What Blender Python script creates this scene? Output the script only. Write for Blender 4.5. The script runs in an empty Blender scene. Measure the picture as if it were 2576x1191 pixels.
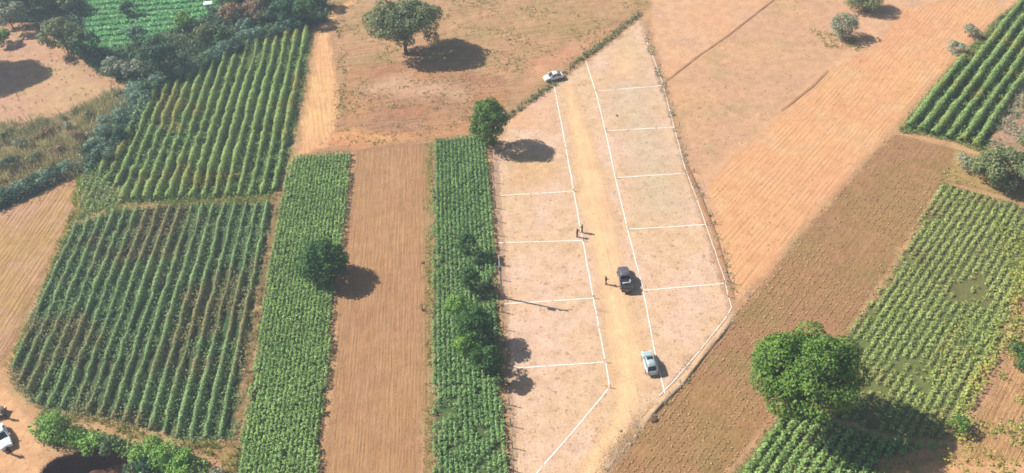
import bpy, bmesh, math, random
import numpy as np
from mathutils import Vector, Matrix
random.seed(7); RNG = np.random.default_rng(7)
SC = bpy.context.scene
COL = SC.collection

# ---------------------------------------------------------------- camera
TH, ROLL, H, YH = math.radians(42), math.radians(4), 100.0, -1450.0
PW, PH = 2576.0, 1191.0                       # the picture's own units used to measure the site
F_ = (PH/2-YH)/math.tan(TH)
cF = np.array([0, math.cos(TH), -math.sin(TH)]); cR = np.array([1, 0, 0.]); cU = np.array([0, math.sin(TH), math.cos(TH)])
cR2 = math.cos(ROLL)*cR-math.sin(ROLL)*cU; cU2 = math.cos(ROLL)*cU+math.sin(ROLL)*cR
def P(u, v, z=0.0):
    "survey: measured picture point -> ground coordinates"
    d = cF*F_+(u-PW/2)*cR2-(v-PH/2)*cU2
    p = np.array([0, 0, H])+d*((z-H)/d[2])
    return np.array([p[0], p[1]])
cam_d = bpy.data.cameras.new('camera'); cam = bpy.data.objects.new('camera', cam_d); COL.objects.link(cam)
cam_d.sensor_width = 36; cam_d.lens = F_/PW*36; cam_d.clip_start = 1; cam_d.clip_end = 5000
cam.matrix_world = Matrix(((cR2[0], cU2[0], -cF[0], 0), (cR2[1], cU2[1], -cF[1], 0), (cR2[2], cU2[2], -cF[2], H), (0, 0, 0, 1)))
SC.camera = cam
# ---------------------------------------------------------------- light
EL, SHAZ = math.radians(40.5), math.radians(-21)   # sun height, heading of the shadows
w = bpy.data.worlds.new('World'); SC.world = w; w.use_nodes = True
nt = w.node_tree; bg = nt.nodes['Background']; sky = nt.nodes.new('ShaderNodeTexSky')
sky.sky_type = 'NISHITA'; sky.sun_disc = False; sky.sun_elevation = EL
SUND = Vector((-math.cos(SHAZ)*math.cos(EL), -math.sin(SHAZ)*math.cos(EL), math.sin(EL)))   # towards the sun
sky.sun_rotation = math.atan2(SUND.x, SUND.y)
nt.links.new(sky.outputs[0], bg.inputs[0]); bg.inputs[1].default_value = 0.055
sd = bpy.data.lights.new('sun', 'SUN'); sd.energy = 4.7; sd.angle = math.radians(0.55); sd.color = (1, 0.965, 0.91)
so = bpy.data.objects.new('sun', sd); COL.objects.link(so); so.rotation_euler = SUND.to_track_quat('Z', 'Y').to_euler(); so.location = (0, 60, 120)
SC.view_settings.view_transform = 'Standard'; SC.view_settings.look = 'None'
SC.view_settings.exposure = 0.85; SC.view_settings.gamma = 1
try: SC.cycles.transparent_max_bounces = 24; SC.cycles.filter_width = 1.7
except Exception: pass
EE = 1.38

# ---------------------------------------------------------------- materials
def L(r, g, b, k=1.0):
    "picture colour (0-255) of a sunlit surface -> base colour"
    f = lambda c: (c/255/12.92 if c/255 < .04045 else ((c/255+.055)/1.055)**2.4)/EE*k
    return (min(f(r), .95), min(f(g), .95), min(f(b), .95), 1)
class NT:
    def __init__(s, name, rough=.9, spec=.15):
        s.m = bpy.data.materials.new(name); s.m.use_nodes = True; s.t = s.m.node_tree
        s.b = s.t.nodes['Principled BSDF']; s.b.inputs['Roughness'].default_value = rough
        s.b.inputs['Specular IOR Level'].default_value = spec
        s.geo = None
    def n(s, ty, **kw):
        x = s.t.nodes.new(ty)
        for k, v in kw.items():
            if k in x.inputs.keys(): s.put(x.inputs[k], v)
            else: setattr(x, k, v)
        return x
    def put(s, sock, v):
        if hasattr(v, 'is_linked') or isinstance(v, bpy.types.NodeSocket): s.t.links.new(v, sock)
        else: sock.default_value = v
    def pos(s):
        if not s.geo: s.geo = s.t.nodes.new('ShaderNodeNewGeometry')
        return s.geo.outputs['Position']
    def noise(s, scale, detail=3, rough=.55, off=0, vec=None, stretch=None):
        mp = s.t.nodes.new('ShaderNodeMapping'); s.t.links.new(vec or s.pos(), mp.inputs[0])
        mp.inputs['Location'].default_value = (off*7.3, off*3.1, 0)
        if stretch:
            mp.inputs['Rotation'].default_value = (0, 0, -stretch[0]); m2 = s.t.nodes.new('ShaderNodeMapping')
            s.t.links.new(mp.outputs[0], m2.inputs[0]); m2.inputs['Scale'].default_value = (stretch[1], 1, 1); mp = m2
        x = s.t.nodes.new('ShaderNodeTexNoise'); s.t.links.new(mp.outputs[0], x.inputs['Vector'])
        x.inputs['Scale'].default_value = scale; x.inputs['Detail'].default_value = detail; x.inputs['Roughness'].default_value = rough
        return x.outputs['Fac']
    def ramp(s, fac, lo, hi, a=0., b=1.):
        x = s.t.nodes.new('ShaderNodeMapRange'); x.interpolation_type = 'SMOOTHSTEP'
        s.put(x.inputs[0], fac)
        for i, v in enumerate((lo, hi, a, b)): x.inputs[i+1].default_value = v
        return x.outputs[0]
    def mix(s, fac, a, b, mode='MIX'):
        x = s.t.nodes.new('ShaderNodeMix'); x.data_type = 'RGBA'; x.blend_type = mode
        s.put(x.inputs[0], fac); s.put(x.inputs[6], a); s.put(x.inputs[7], b)
        return x.outputs[2]
    def math(s, op, a, b=0., c=0.):
        x = s.t.nodes.new('ShaderNodeMath'); x.operation = op
        s.put(x.inputs[0], a); s.put(x.inputs[1], b); s.put(x.inputs[2], c)
        return x.outputs[0]
    def attr(s, name):
        x = s.t.nodes.new('ShaderNodeAttribute'); x.attribute_name = name; return x.outputs['Fac']

def soil(name, base, alt, spot=None, furrow=None, seed=0, big=.05, mid=.45, fine=3.0, bump=.35, third=None, soft=True, streak=None, streakc=None, spotamt=.5, wander=1.0):
    s = NT(name); o = seed
    c = s.mix(s.ramp(s.noise(big, 3, .6, o), .38, .62), base, alt)
    if third: c = s.mix(s.math('MULTIPLY', s.ramp(s.noise(big*2.6, 4, .6, o+3), .48, .68), .75), c, third)
    m = s.noise(mid, 5, .65, o+1)
    c = s.mix(s.ramp(m, .32, .68, .0, .62), c, s.mix(1., c, (.74, .70, .66, 1), 'MULTIPLY'))
    f = s.noise(fine, 3, .7, o+2)
    c = s.mix(s.ramp(f, .38, .66, 0, .6), c, s.mix(1., c, (1.22, 1.2, 1.17, 1), 'MULTIPLY'))
    if spot:
        c = s.mix(s.math('MULTIPLY', s.ramp(s.noise(.9, 3, .6, o+5), .58, .70), spotamt), c, spot)
        c = s.mix(s.math('MULTIPLY', s.ramp(s.noise(2.6, 2, .5, o+6), .64, .72), spotamt*1.3), c, s.mix(1., c, (.55, .5, .45, 1), 'MULTIPLY'))
    if spot:
        c = s.mix(s.math('MULTIPLY', s.ramp(s.noise(.35, 5, .75, o+15), .52, .66), .55*spotamt), c, s.mix(1., c, (.84, .80, .72, 1), 'MULTIPLY'))
    hgt = s.math('ADD', s.math('MULTIPLY', m, .6), s.math('MULTIPLY', f, .25))
    if furrow:
        ang, sp, amp, cc = furrow
        sep = s.t.nodes.new('ShaderNodeSeparateXYZ'); s.t.links.new(s.pos(), sep.inputs[0])
        d = s.math('ADD', s.math('MULTIPLY', sep.outputs[0], -math.sin(ang)), s.math('MULTIPLY', sep.outputs[1], math.cos(ang)))
        d = s.math('ADD', d, s.math('MULTIPLY', s.noise(.12, 2, .5, o+8), wander*.7))
        wv = s.math('SINE', s.math('MULTIPLY', d, 2*math.pi/sp))
        brk = s.ramp(s.noise(.5, 3, .6, o+9, stretch=(ang, .25)), .35, .6, .15, 1.)
        wv = s.math('MULTIPLY', wv, brk)
        hgt = s.math('ADD', hgt, s.math('MULTIPLY', wv, amp))
        if cc: c = s.mix(s.ramp(wv, -.1, .9, 0, .55), c, cc)
    if streak is not None:   # ploughing and tyre streaks along a heading
        st = s.noise(2.2, 4, .6, o+11, stretch=(streak, .06))
        c = s.mix(s.ramp(st, .46, .64, 0, .6), c, streakc or s.mix(1., c, (.72, .66, .6, 1), 'MULTIPLY'))
        hgt = s.math('ADD', hgt, s.math('MULTIPLY', st, .5))
    s.put(s.b.inputs['Base Color'], c)
    bp = s.t.nodes.new('ShaderNodeBump'); bp.inputs['Strength'].default_value = 1; bp.inputs['Distance'].default_value = bump
    s.put(bp.inputs['Height'], hgt); s.t.links.new(bp.outputs[0], s.b.inputs['Normal'])
    if soft:
        fd = s.attr('fade')
        # where the sheet thins out it breaks into crumbs: each spot is either this soil or the one below
        pr = s.math('ADD', fd, s.math('MULTIPLY', s.math('SUBTRACT', s.noise(1.1, 4, .65, o+4), .5), 1.1))
        pr = s.math('MULTIPLY', pr, s.ramp(fd, 0., .25))
        al = s.math('GREATER_THAN', s.ramp(s.noise(6.5, 2, .6, o+12), .3, .7, .02, 1.02), pr)
        s.put(s.b.inputs['Alpha'], al)
    return s.m

def leafm(name, dark, light, dry=None, dryamt=.5, scale=.12, seed=0, trans=.2, thr=(.5, .62)):
    s = NT(name, .6, .25); lift = lambda c, k: tuple(min(x*k, .9) for x in c[:3])+(1,)
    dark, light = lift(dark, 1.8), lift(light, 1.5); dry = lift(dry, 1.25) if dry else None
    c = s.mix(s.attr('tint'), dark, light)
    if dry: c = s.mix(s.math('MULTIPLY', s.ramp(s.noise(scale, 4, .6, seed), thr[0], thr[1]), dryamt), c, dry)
    c = s.mix(s.ramp(s.noise(.5, 2, .5, seed+4), .35, .7, 0, .35), c, s.mix(1., c, (.66, .72, .72, 1), 'MULTIPLY'))
    s.put(s.b.inputs['Base Color'], c)
    tr = s.t.nodes.new('ShaderNodeBsdfTranslucent'); s.put(tr.inputs[0], c)
    mx = s.t.nodes.new('ShaderNodeMixShader'); mx.inputs[0].default_value = trans
    s.t.links.new(s.b.outputs[0], mx.inputs[1]); s.t.links.new(tr.outputs[0], mx.inputs[2])
    s.t.links.new(mx.outputs[0], s.t.nodes['Material Output'].inputs[0])
    return s.m
def plain(name, col, rough=.6, spec=.3, metal=0, var=.12, scale=6, coat=0):
    s = NT(name, rough, spec); s.b.inputs['Metallic'].default_value = metal
    c = s.mix(s.ramp(s.noise(scale, 3), .3, .7), col, tuple(x*(1-var) for x in col[:3])+(1,))
    s.put(s.b.inputs['Base Color'], c)
    s.b.inputs['Coat Weight'].default_value = coat
    return s.m

# ---------------------------------------------------------------- object helpers
def tag(o, label=None, cat=None, group=None, kind=None):
    if label: o['label'] = label
    if cat: o['category'] = cat
    if group: o['group'] = group
    if kind: o['kind'] = kind
    return o
def empty(name, loc, rz=0):
    o = bpy.data.objects.new(name, None); COL.objects.link(o); o.location = loc; o.rotation_euler = (0, 0, rz); o.empty_display_size = .5
    return o
def link(name, me, mat, parent=None, smooth=False):
    o = bpy.data.objects.new(name, me); COL.objects.link(o)
    if mat: me.materials.append(mat)
    if parent: o.parent = parent
    if smooth:
        me.polygons.foreach_set('use_smooth', [True]*len(me.polygons))
    return o
def bulk(name, V, Fq, k, tint=None, attr='tint'):
    "mesh from numpy arrays, faces of k corners"
    me = bpy.data.meshes.new(name); V = np.asarray(V, np.float32); Fq = np.asarray(Fq, np.int32)
    me.vertices.add(len(V)); me.vertices.foreach_set('co', V.ravel())
    me.loops.add(Fq.size); me.loops.foreach_set('vertex_index', Fq.ravel())
    me.polygons.add(len(Fq)); me.polygons.foreach_set('loop_start', np.arange(len(Fq), dtype=np.int32)*k)
    me.polygons.foreach_set('loop_total', np.full(len(Fq), k, np.int32))
    me.update(calc_edges=True)
    if tint is not None:
        a = me.attributes.new(attr, 'FLOAT', 'POINT'); a.data.foreach_set('value', np.asarray(tint, np.float32))
    return me
def leaves(name, C, size, N=None, tint=None, jitter=.8, aspect=.55, up=0.):
    "a cloud of leaf-shaped quads at C (n,3); N = preferred normals"
    n = len(C); size = np.broadcast_to(size, (n,))
    r = RNG.normal(size=(n, 3))
    if N is None: N = np.zeros((n, 3)); N[:, 2] = up
    nn = N+r*jitter; nn /= np.linalg.norm(nn, axis=1)[:, None]+1e-9
    t = np.cross(nn, RNG.normal(size=(n, 3))); t /= np.linalg.norm(t, axis=1)[:, None]+1e-9
    b = np.cross(nn, t)
    s = (size*.5)[:, None]
    V = np.stack([C-t*s, C-b*s*aspect+nn*s*.15, C+t*s, C+b*s*aspect+nn*s*.15], 1).reshape(-1, 3)
    Fq = np.arange(n*4).reshape(n, 4)
    if tint is None: tint = RNG.random(n)
    return bulk(name, V, Fq, 4, np.repeat(np.clip(tint, 0, 1), 4))
def blades(name, C, hgt, width, tint=None, lean=.35):
    "upright blades rooted at C"
    n = len(C); h = np.broadcast_to(hgt, (n,))[:, None]; wd = np.broadcast_to(width, (n,))[:, None]
    a = RNG.random(n)*6.283; t = np.stack([np.cos(a), np.sin(a), np.zeros(n)], 1)
    ln = np.concatenate([RNG.normal(size=(n, 2))*lean, np.ones((n, 1))], 1)
    V = np.stack([C-t*wd*.5, C+t*wd*.5, C+ln*h], 1).reshape(-1, 3)
    if tint is None: tint = RNG.random(n)
    return bulk(name, V, np.arange(n*3).reshape(n, 3), 3, np.repeat(np.clip(tint, 0, 1), 3))
def inside(poly, X):
    x, y = X[:, 0], X[:, 1]; res = np.zeros(len(X), bool); j = len(poly)-1
    for i in range(len(poly)):
        xi, yi = poly[i]; xj, yj = poly[j]
        c = ((yi > y) != (yj > y)) & (x < (xj-xi)*(y-yi)/(yj-yi+1e-12)+xi)
        res ^= c; j = i
    return res
def G(pts): return np.array([P(*p) for p in pts])
def scatter(poly, density, edge=0.):
    poly = np.asarray(poly); lo, hi = poly.min(0), poly.max(0); n = int((hi-lo).prod()*density)
    X = lo+RNG.random((n, 2))*(hi-lo); return X[inside(poly, X)]
def vnoise(X, scale, seed=0):
    "smooth value noise in numpy, 0..1"
    X = np.asarray(X)*scale+seed*17.37; i = np.floor(X).astype(int); f = X-i; f = f*f*(3-2*f)
    def h(a, b): v = np.sin(a*127.1+b*311.7+seed)*43758.5453; return v-np.floor(v)
    a, b = i[:, 0], i[:, 1]
    return (h(a, b)*(1-f[:, 0])+h(a+1, b)*f[:, 0])*(1-f[:, 1])+(h(a, b+1)*(1-f[:, 0])+h(a+1, b+1)*f[:, 0])*f[:, 1]
LAYER = [0]; LEVELS = []
def sheet(name, pts, mat, amp=.25, fade=.9, z=None, ground=False, step=.6, fine=None):
    "a ground sheet with an uneven, soft edge"
    g = np.array(pts) if ground else G(pts)
    LAYER[0] += 1; me_ = g; sam = np.concatenate([g]+[g*(1-t)+np.roll(g, -1, 0)*t for t in (.25, .5, .75)]+[scatter(g, .25)]); lv = 1
    for q, l in LEVELS:
        if inside(q, sam).any() or inside(g, q).any(): lv = max(lv, l+1)
    LEVELS.append((g, lv)); z = lv*.005
    area = 0; out = []
    for i in range(len(g)):
        a, b = g[i], g[(i+1) % len(g)]; d = b-a; ln = np.hypot(*d); k = max(1, int(ln/step))
        area += a[0]*b[1]-b[0]*a[1]
        for q in range(k): out.append(a+d*q/k)
    out = np.array(out); sg = 1 if area > 0 else -1
    nx = np.roll(out, -1, 0)-np.roll(out, 1, 0); nx /= np.linalg.norm(nx, axis=1)[:, None]+1e-9
    nrm = np.stack([-nx[:, 1], nx[:, 0]], 1)*sg
    out = out+nrm*((vnoise(out, .35, LAYER[0]*.6)-.5)*2*amp+(vnoise(out, 1.3, LAYER[0]*1.1)-.5)*amp)[:, None]
    n = len(out); lo, hi = out.min(0), out.max(0)
    gs = fine or (1.6 if (hi-lo).max() > 30 else .8)
    gx0, gy0 = np.meshgrid(np.arange(lo[0], hi[0], gs), np.arange(lo[1], hi[1], gs)); X = np.c_[gx0.ravel(), gy0.ravel()]
    X += (RNG.random(X.shape)-.5)*gs*.5; X = X[inside(out, X)]
    def bdist(X):
        d = np.full(len(X), 1e9); A = out; B = np.roll(out, -1, 0)
        for a, b in zip(A, B):
            ab = b-a; t = np.clip(((X-a)@ab)/(ab@ab+1e-9), 0, 1); d = np.minimum(d, np.linalg.norm(X-(a+t[:, None]*ab), axis=1))
        return d
    dd = bdist(X); keep = (dd > .2) & ((dd < fade+3) | (RNG.random(len(X)) < .3)); X = X[keep]
    from mathutils.geometry import delaunay_2d_cdt
    al = np.concatenate([out, X])
    r = delaunay_2d_cdt([Vector(p) for p in al], [(i, (i+1) % n) for i in range(n)], [list(range(n))], 1, 1e-4, False)
    vv = np.array([(p.x, p.y) for p in r[0]]); fs = [tuple(f) for f in r[2]]
    cen = np.array([vv[list(f)].mean(0) for f in fs]); ok = inside(out, cen); fs = [f for f, k in zip(fs, ok) if k]
    me = bpy.data.meshes.new(name); me.from_pydata(np.c_[vv, np.full(len(vv), z)].tolist(), [], fs); me.update()
    for p in me.polygons:
        if p.normal.z < 0: p.flip()
    fd = 1-np.clip(bdist(vv)/fade, 0, 1)
    a = me.attributes.new('fade', 'FLOAT', 'POINT'); a.data.foreach_set('value', fd.astype(np.float32))
    o = link(name, me, mat); o['kind'] = 'structure'
    return o

def bm_mesh(name, bm):
    bmesh.ops.recalc_face_normals(bm, faces=bm.faces); me = bpy.data.meshes.new(name); bm.to_mesh(me); bm.free(); return me
def box(bm, c, s, rz=0, bev=0):
    r = bmesh.ops.create_cube(bm, size=1, matrix=Matrix.Translation(c) @ Matrix.Rotation(rz, 4, 'Z') @ Matrix.Diagonal((s[0], s[1], s[2], 1)))
    if bev:
        es = list({e for v in r['verts'] for e in v.link_edges})
        bmesh.ops.bevel(bm, geom=es, offset=bev, segments=2, affect='EDGES')
def tube(bm, pts, rad, sides=7):
    "tapered tube through pts"
    rings = []
    for i, p in enumerate(pts):
        p = Vector(p); a = Vector(pts[max(i-1, 0)]); b = Vector(pts[min(i+1, len(pts)-1)])
        d = (b-a).normalized(); x = d.orthogonal().normalized() if abs(d.z) > .99 else d.cross(Vector((0, 0, 1))).normalized(); y = d.cross(x)
        r = rad[i] if hasattr(rad, '__len__') else rad
        rings.append([bm.verts.new(p+(x*math.cos(t)+y*math.sin(t))*r) for t in [2*math.pi*k/sides for k in range(sides)]])
    for a, b in zip(rings, rings[1:]):
        for k in range(sides): bm.faces.new((a[k], a[(k+1) % sides], b[(k+1) % sides], b[k]))
    bm.faces.new(rings[0][::-1]); bm.faces.new(rings[-1])

ORD = 'first second third fourth fifth sixth seventh eighth ninth tenth eleventh twelfth thirteenth fourteenth fifteenth sixteenth seventeenth eighteenth nineteenth twentieth'.split()
ORD += ['twenty-'+o for o in ORD[:9]]+['thirtieth']+['thirty-'+o for o in ORD[:9]]

# ---------------------------------------------------------------- field headings
ra = P(885, 385)-P(800, 1191); AROW = math.atan2(ra[1], ra[0])            # left-hand fields
rb = P(2260, 300)-P(1940, 690); BROW = math.atan2(rb[1], rb[0])           # right-hand fields
rd = P(1420, 290)-P(1560, 880); ROADA = math.atan2(rd[1], rd[0])

# ---------------------------------------------------------------- ground
PITC = P(215, 1178)+np.array([.2, -1.6])
def pitdepth(X):
    d = X-PITC; a = np.arctan2(d[:, 1], d[:, 0]); r = np.hypot(d[:, 0]/6.4, d[:, 1]/4.6)
    r = r*(1+.06*np.sin(3*a+1)+.04*np.sin(7*a))
    t = np.clip((1.06-r)/.2, 0, 1); return -2.6*t*t*(3-2*t)
def axis(lo, hi, c, w):
    a = list(np.arange(lo, hi+1, 8.)); a = [x for x in a if abs(x-c) > w]
    a += list(np.arange(c-w, c+w+.01, .3)); a += [lo-60, lo-200, lo-700, lo-2500, hi+60, hi+200, hi+700, hi+2500]
    return np.array(sorted(set(a)))
gx = axis(-140, 140, PITC[0], 9); gy = axis(0, 240, PITC[1], 8)
XX, YY = np.meshgrid(gx, gy); pts = np.c_[XX.ravel(), YY.ravel()]; zz = pitdepth(pts)
zz[zz < -.05] += (vnoise(pts[zz < -.05], .9, 5)-.5)*.5
nx_, ny_ = len(gx), len(gy); I = np.arange(nx_*ny_).reshape(ny_, nx_)
FQ = np.stack([I[:-1, :-1], I[:-1, 1:], I[1:, 1:], I[1:, :-1]], -1).reshape(-1, 4)
gm = bulk('ground', np.c_[pts, zz], FQ, 4)
TAN = L(222, 168, 120); PINK = L(222, 180, 150); OLIVE = L(168, 148, 98)
m_ground = soil('ground_soil', L(205, 160, 115), L(196, 150, 112), spot=L(150, 130, 80), seed=1, soft=False, third=L(180, 160, 110))
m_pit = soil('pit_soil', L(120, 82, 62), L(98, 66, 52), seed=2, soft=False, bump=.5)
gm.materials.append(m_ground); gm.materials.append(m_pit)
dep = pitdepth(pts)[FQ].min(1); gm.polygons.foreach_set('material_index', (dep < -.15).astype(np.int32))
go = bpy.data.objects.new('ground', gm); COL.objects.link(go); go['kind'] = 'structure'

# --- sheets, far to near, low to high
PL = {}
def field(name, key, pts, mat, **kw):
    PL[key] = G(pts); return sheet(name, pts, mat, **kw)
m_north = soil('rough_grass_soil', L(188, 154, 108), L(204, 158, 118), spot=L(150, 134, 84), seed=3, third=L(212, 166, 126), bump=.5, streak=math.radians(5), spotamt=.8)
field('rough_pasture', 'north', [(815, -60), (1760, -60), (1625, 30), (1480, 150), (1395, 205), (1270, 300), (1225, 345), (850, 370), (830, 140)], m_north)
m_g = soil('fallow_soil', L(202, 152, 108), L(184, 140, 106), spot=L(150, 112, 74), seed=4, third=L(190, 132, 92), bump=.5, streak=math.radians(4), spotamt=.8)
field('fallow_field', 'fallow', [(862, 165), (1040, 150), (1270, 190), (1290, 240), (1225, 345), (1080, 355), (735, 405), (830, 330)], m_g)
m_pale = soil('bare_pale_soil', L(214, 172, 138), L(206, 160, 128), seed=14, third=L(200, 166, 124))
sheet('bare_soil_patch', [(880, 215), (1010, 175), (1160, 210), (1230, 235), (1150, 262), (1000, 258), (900, 262)], m_pale, amp=1.5, fade=4.)
m_ored = soil('red_soil', L(218, 164, 124), L(212, 154, 116), seed=15, spot=L(170, 110, 84), bump=.4)
sheet('bare_soil_patch', [(1290, 160), (1380, 120), (1560, 40), (1610, 45), (1480, 145), (1395, 200), (1320, 250), (1285, 235)], m_ored, amp=1.5, fade=4.5)
m_org = soil('orange_soil', L(224, 170, 112), L(222, 158, 112), seed=16, third=L(200, 160, 110), streak=math.radians(8))
sheet('bare_soil_patch', [(740, 400), (800, 330), (880, 300), (1000, 330), (1160, 318), (1225, 340), (1085, 352), (900, 385)], m_org, amp=1.2, fade=3)
m_path = soil('sandy_track_soil', L(232, 186, 128), L(230, 176, 128), seed=5, third=L(224, 170, 130), streak=math.radians(100), streakc=L(206, 150, 100), bump=.2)
PL['path'] = G([(790, 72), (836, 76), (846, 150), (862, 240), (862, 300), (830, 372), (740, 400), (752, 300), (775, 190)])
sheet('path', [(790, 72), (836, 76), (846, 150), (862, 240), (862, 300), (830, 372), (740, 400), (752, 300), (775, 190)], m_path)
sheet('path', [(826, 30), (870, 2), (905, -20), (905, 5), (860, 30), (838, 76), (792, 76)], m_path)
# right-hand side
m_big = soil('ploughed_tan_soil', L(222, 170, 128), L(222, 176, 136), spot=L(196, 146, 110), seed=6, third=L(208, 166, 136), furrow=(BROW, .9, .03, None), bump=.2, spotamt=.4)
field('ploughed_field', 'big', [(1640, -60), (2700, -60), (2560, 20), (2460, 95), (2330, 235), (2245, 340), (2010, 590), (1940, 690), (1850, 775), (1790, 600), (1730, 430), (1670, 215), (1625, 60)], m_big)
m_pinkf = soil('fallow_pink_soil', L(218, 170, 128), L(210, 164, 130), spot=L(176, 146, 104), seed=7, third=L(196, 164, 120), spotamt=.7, bump=.25)
field('fallow_field', 'mid', [(1960, -20), (2170, -60), (2160, 40), (2150, 110), (2080, 175), (1960, 285), (1830, 395), (1770, 450), (1735, 430), (1672, 215), (1690, 190), (1830, 90)], m_pinkf, amp=.3)
m_or2 = soil('ploughed_orange_soil', L(232, 178, 126), L(228, 168, 124), seed=8, third=L(224, 182, 138), furrow=(BROW, .8, .05, L(218, 162, 112)), bump=.22, streak=BROW, streakc=L(212, 156, 108), spot=L(204, 150, 108), spotamt=.35)
field('ploughed_field', 'plough', [(2470, -20), (2540, 20), (2460, 95), (2330, 235), (2245, 340), (2010, 590), (1940, 690), (1850, 775), (1790, 600), (1770, 455), (1835, 395), (1965, 285), (2085, 175), (2200, 110), (2260, 20)], m_or2, amp=.3, fade=1.4)
m_k = soil('stubble_soil', L(172, 134, 88), L(176, 130, 96), seed=9, wander=.15, third=L(156, 132, 82), furrow=(BROW, .92, .04, L(152, 118, 76)), bump=.3, spotamt=.6, spot=L(138, 108, 70))
field('stubble_field', 'stub', [(2245, 335), (2400, 372), (2440, 420), (2370, 470), (2290, 600), (2200, 740), (2130, 830), (2200, 940), (2100, 1060), (1960, 1040), (1780, 1260), (1440, 1260), (1640, 1045), (1850, 785), (1940, 690), (2010, 590)], m_k)
m_lsoil = soil('crop_soil', L(112, 122, 66), L(120, 118, 70), seed=10, spot=L(120, 98, 62))
field('field', 'L', [(2365, 455), (2600, 525), (2600, 640), (2560, 760), (2480, 960), (2420, 1060), (2390, 1120), (2240, 1100), (2090, 1055), (2100, 950), (2130, 830), (2205, 735), (2290, 600)], m_lsoil)
field('field', 'M', [(1960, 1035), (2060, 1050), (2250, 1102), (2390, 1122), (2215, 1160), (2200, 1260), (1780, 1260)], m_lsoil)
m_tr = soil('headland_soil', L(190, 160, 108), L(176, 146, 92), seed=17, spot=L(140, 124, 70))
sheet('headland', [(2395, 372), (2600, 430), (2600, 520), (2470, 480), (2362, 455), (2385, 420)], m_tr)
m_rb = soil('weedy_tan_soil', L(204, 156, 112), L(190, 150, 96), seed=11, spot=L(150, 126, 70), third=L(196, 164, 112), bump=.5, streak=BROW)
field('fallow_field', 'corner', [(2620, 900), (2620, 1260), (2200, 1260), (2215, 1165), (2400, 1130), (2440, 1080), (2500, 960), (2560, 850)], m_rb)
sheet('path', [(2225, 1168), (2420, 1150), (2620, 1160), (2620, 1260), (2215, 1260)], soil('corner_track_soil', L(226, 176, 130), L(216, 166, 118), seed=18))
m_rub = soil('rubble_soil', L(196, 156, 130), L(176, 148, 110), seed=12, spot=L(120, 100, 70), third=L(150, 140, 96), bump=.8, spotamt=1.)
field('waste_ground', 'rub', [(2545, 240), (2600, 170), (2640, 430), (2480, 385), (2495, 350)], m_rub)
field('field', 'R', [(2590, -20), (2510, 40), (2445, 110), (2395, 160), (2330, 235), (2262, 318), (2256, 335), (2330, 345), (2400, 360), (2480, 390), (2510, 330), (2548, 240), (2640, 130), (2700, -20)], soil('row_soil_east', L(104, 104, 56), L(92, 96, 52), seed=13, spot=L(90, 80, 50)))
# middle: the plots
m_plot = soil('plot_soil', L(230, 193, 166), L(224, 188, 150), seed=20, third=L(226, 186, 148), spot=L(188, 150, 116), bump=.2, spotamt=1., big=.09)
field('plots', 'plots', [(1262, 320), (1395, 205), (1480, 148), (1608, 42), (1625, 60), (1650, 150), (1670, 215), (1730, 430), (1780, 565), (1826, 715), (1848, 780), (1838, 805), (1760, 905), (1640, 1040), (1550, 1120), (1440, 1260), (1292, 1260), (1270, 900), (1246, 500), (1238, 370)], m_plot, amp=.15)
m_gp = soil('greyish_plot_soil', L(218, 190, 160), L(212, 188, 152), seed=21, spot=L(176, 152, 116), spotamt=1., bump=.15, third=L(216, 192, 152))
sheet('plots', [(1500, 240), (1590, 60), (1640, 180), (1672, 240), (1725, 440), (1770, 560), (1590, 575), (1560, 470), (1528, 340)], m_gp, amp=1., fade=6)
sheet('bare_soil_patch', [(1500, 155), (1590, 85), (1628, 130), (1650, 212), (1500, 228)], soil('yellow_plot_soil', L(238, 202, 152), L(236, 192, 152), seed=26, bump=.1), amp=1.5, fade=5.)
m_ps = soil('greenish_plot_soil', L(206, 184, 138), L(214, 176, 134), seed=22, bump=.15, spot=L(176, 148, 104))
sheet('bare_soil_patch', [(1254, 360), (1425, 392), (1440, 470), (1258, 485)], soil('warm_plot_soil', L(224, 186, 138), L(222, 178, 136), seed=27, spot=L(190, 150, 106)), amp=.8, fade=4)
sheet('bare_soil_patch', [(1268, 300), (1390, 212), (1412, 300), (1420, 340), (1262, 330)], soil('warm_plot_soil', L(228, 180, 140), L(226, 184, 150), seed=28, spot=L(190, 146, 110)), amp=.5, fade=1.5)
m_verge = soil('pinkish_verge_soil', L(214, 176, 152), L(200, 166, 134), seed=23, bump=.3, spot=L(150, 126, 100))
sheet('verge', [(1226, 350), (1250, 352), (1262, 480), (1270, 620), (1283, 800), (1300, 1000), (1306, 1260), (1286, 1260), (1268, 900), (1252, 640), (1240, 500)], m_verge, fine=.5)
sheet('verge', [(1850, 765), (1905, 700), (1890, 760), (1850, 800), (1700, 985), (1668, 1000), (1620, 1075), (1580, 1150), (1500, 1260), (1440, 1260), (1530, 1120), (1600, 1050), (1700, 970), (1830, 805)], soil('rubbly_verge_soil', L(206, 178, 150), L(180, 150, 120), seed=24, bump=.7, spot=L(140, 110, 90)))
m_road = soil('road_soil', L(240, 200, 156), L(238, 196, 150), seed=25, bump=.12, third=L(234, 186, 148), streak=ROADA, streakc=L(232, 188, 136), mid=.25)
road = [(1405, 215), (1450, 205), (1492, 330), (1532, 450), (1568, 600), (1600, 740), (1628, 860), (1634, 960), (1600, 1060), (1540, 1160), (1490, 1260), (1390, 1260), (1450, 1150), (1520, 1060), (1534, 970), (1520, 900), (1494, 755), (1466, 600), (1443, 480), (1420, 330)]
PL['road'] = G(road); sheet('road', road, m_road, amp=.3, fade=1.8, fine=.9)
m_trk = soil('worn_track_soil', L(248, 212, 162), L(246, 208, 156), seed=29, bump=.1, streak=ROADA, streakc=L(236, 194, 148), spot=L(226, 184, 140))
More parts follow.
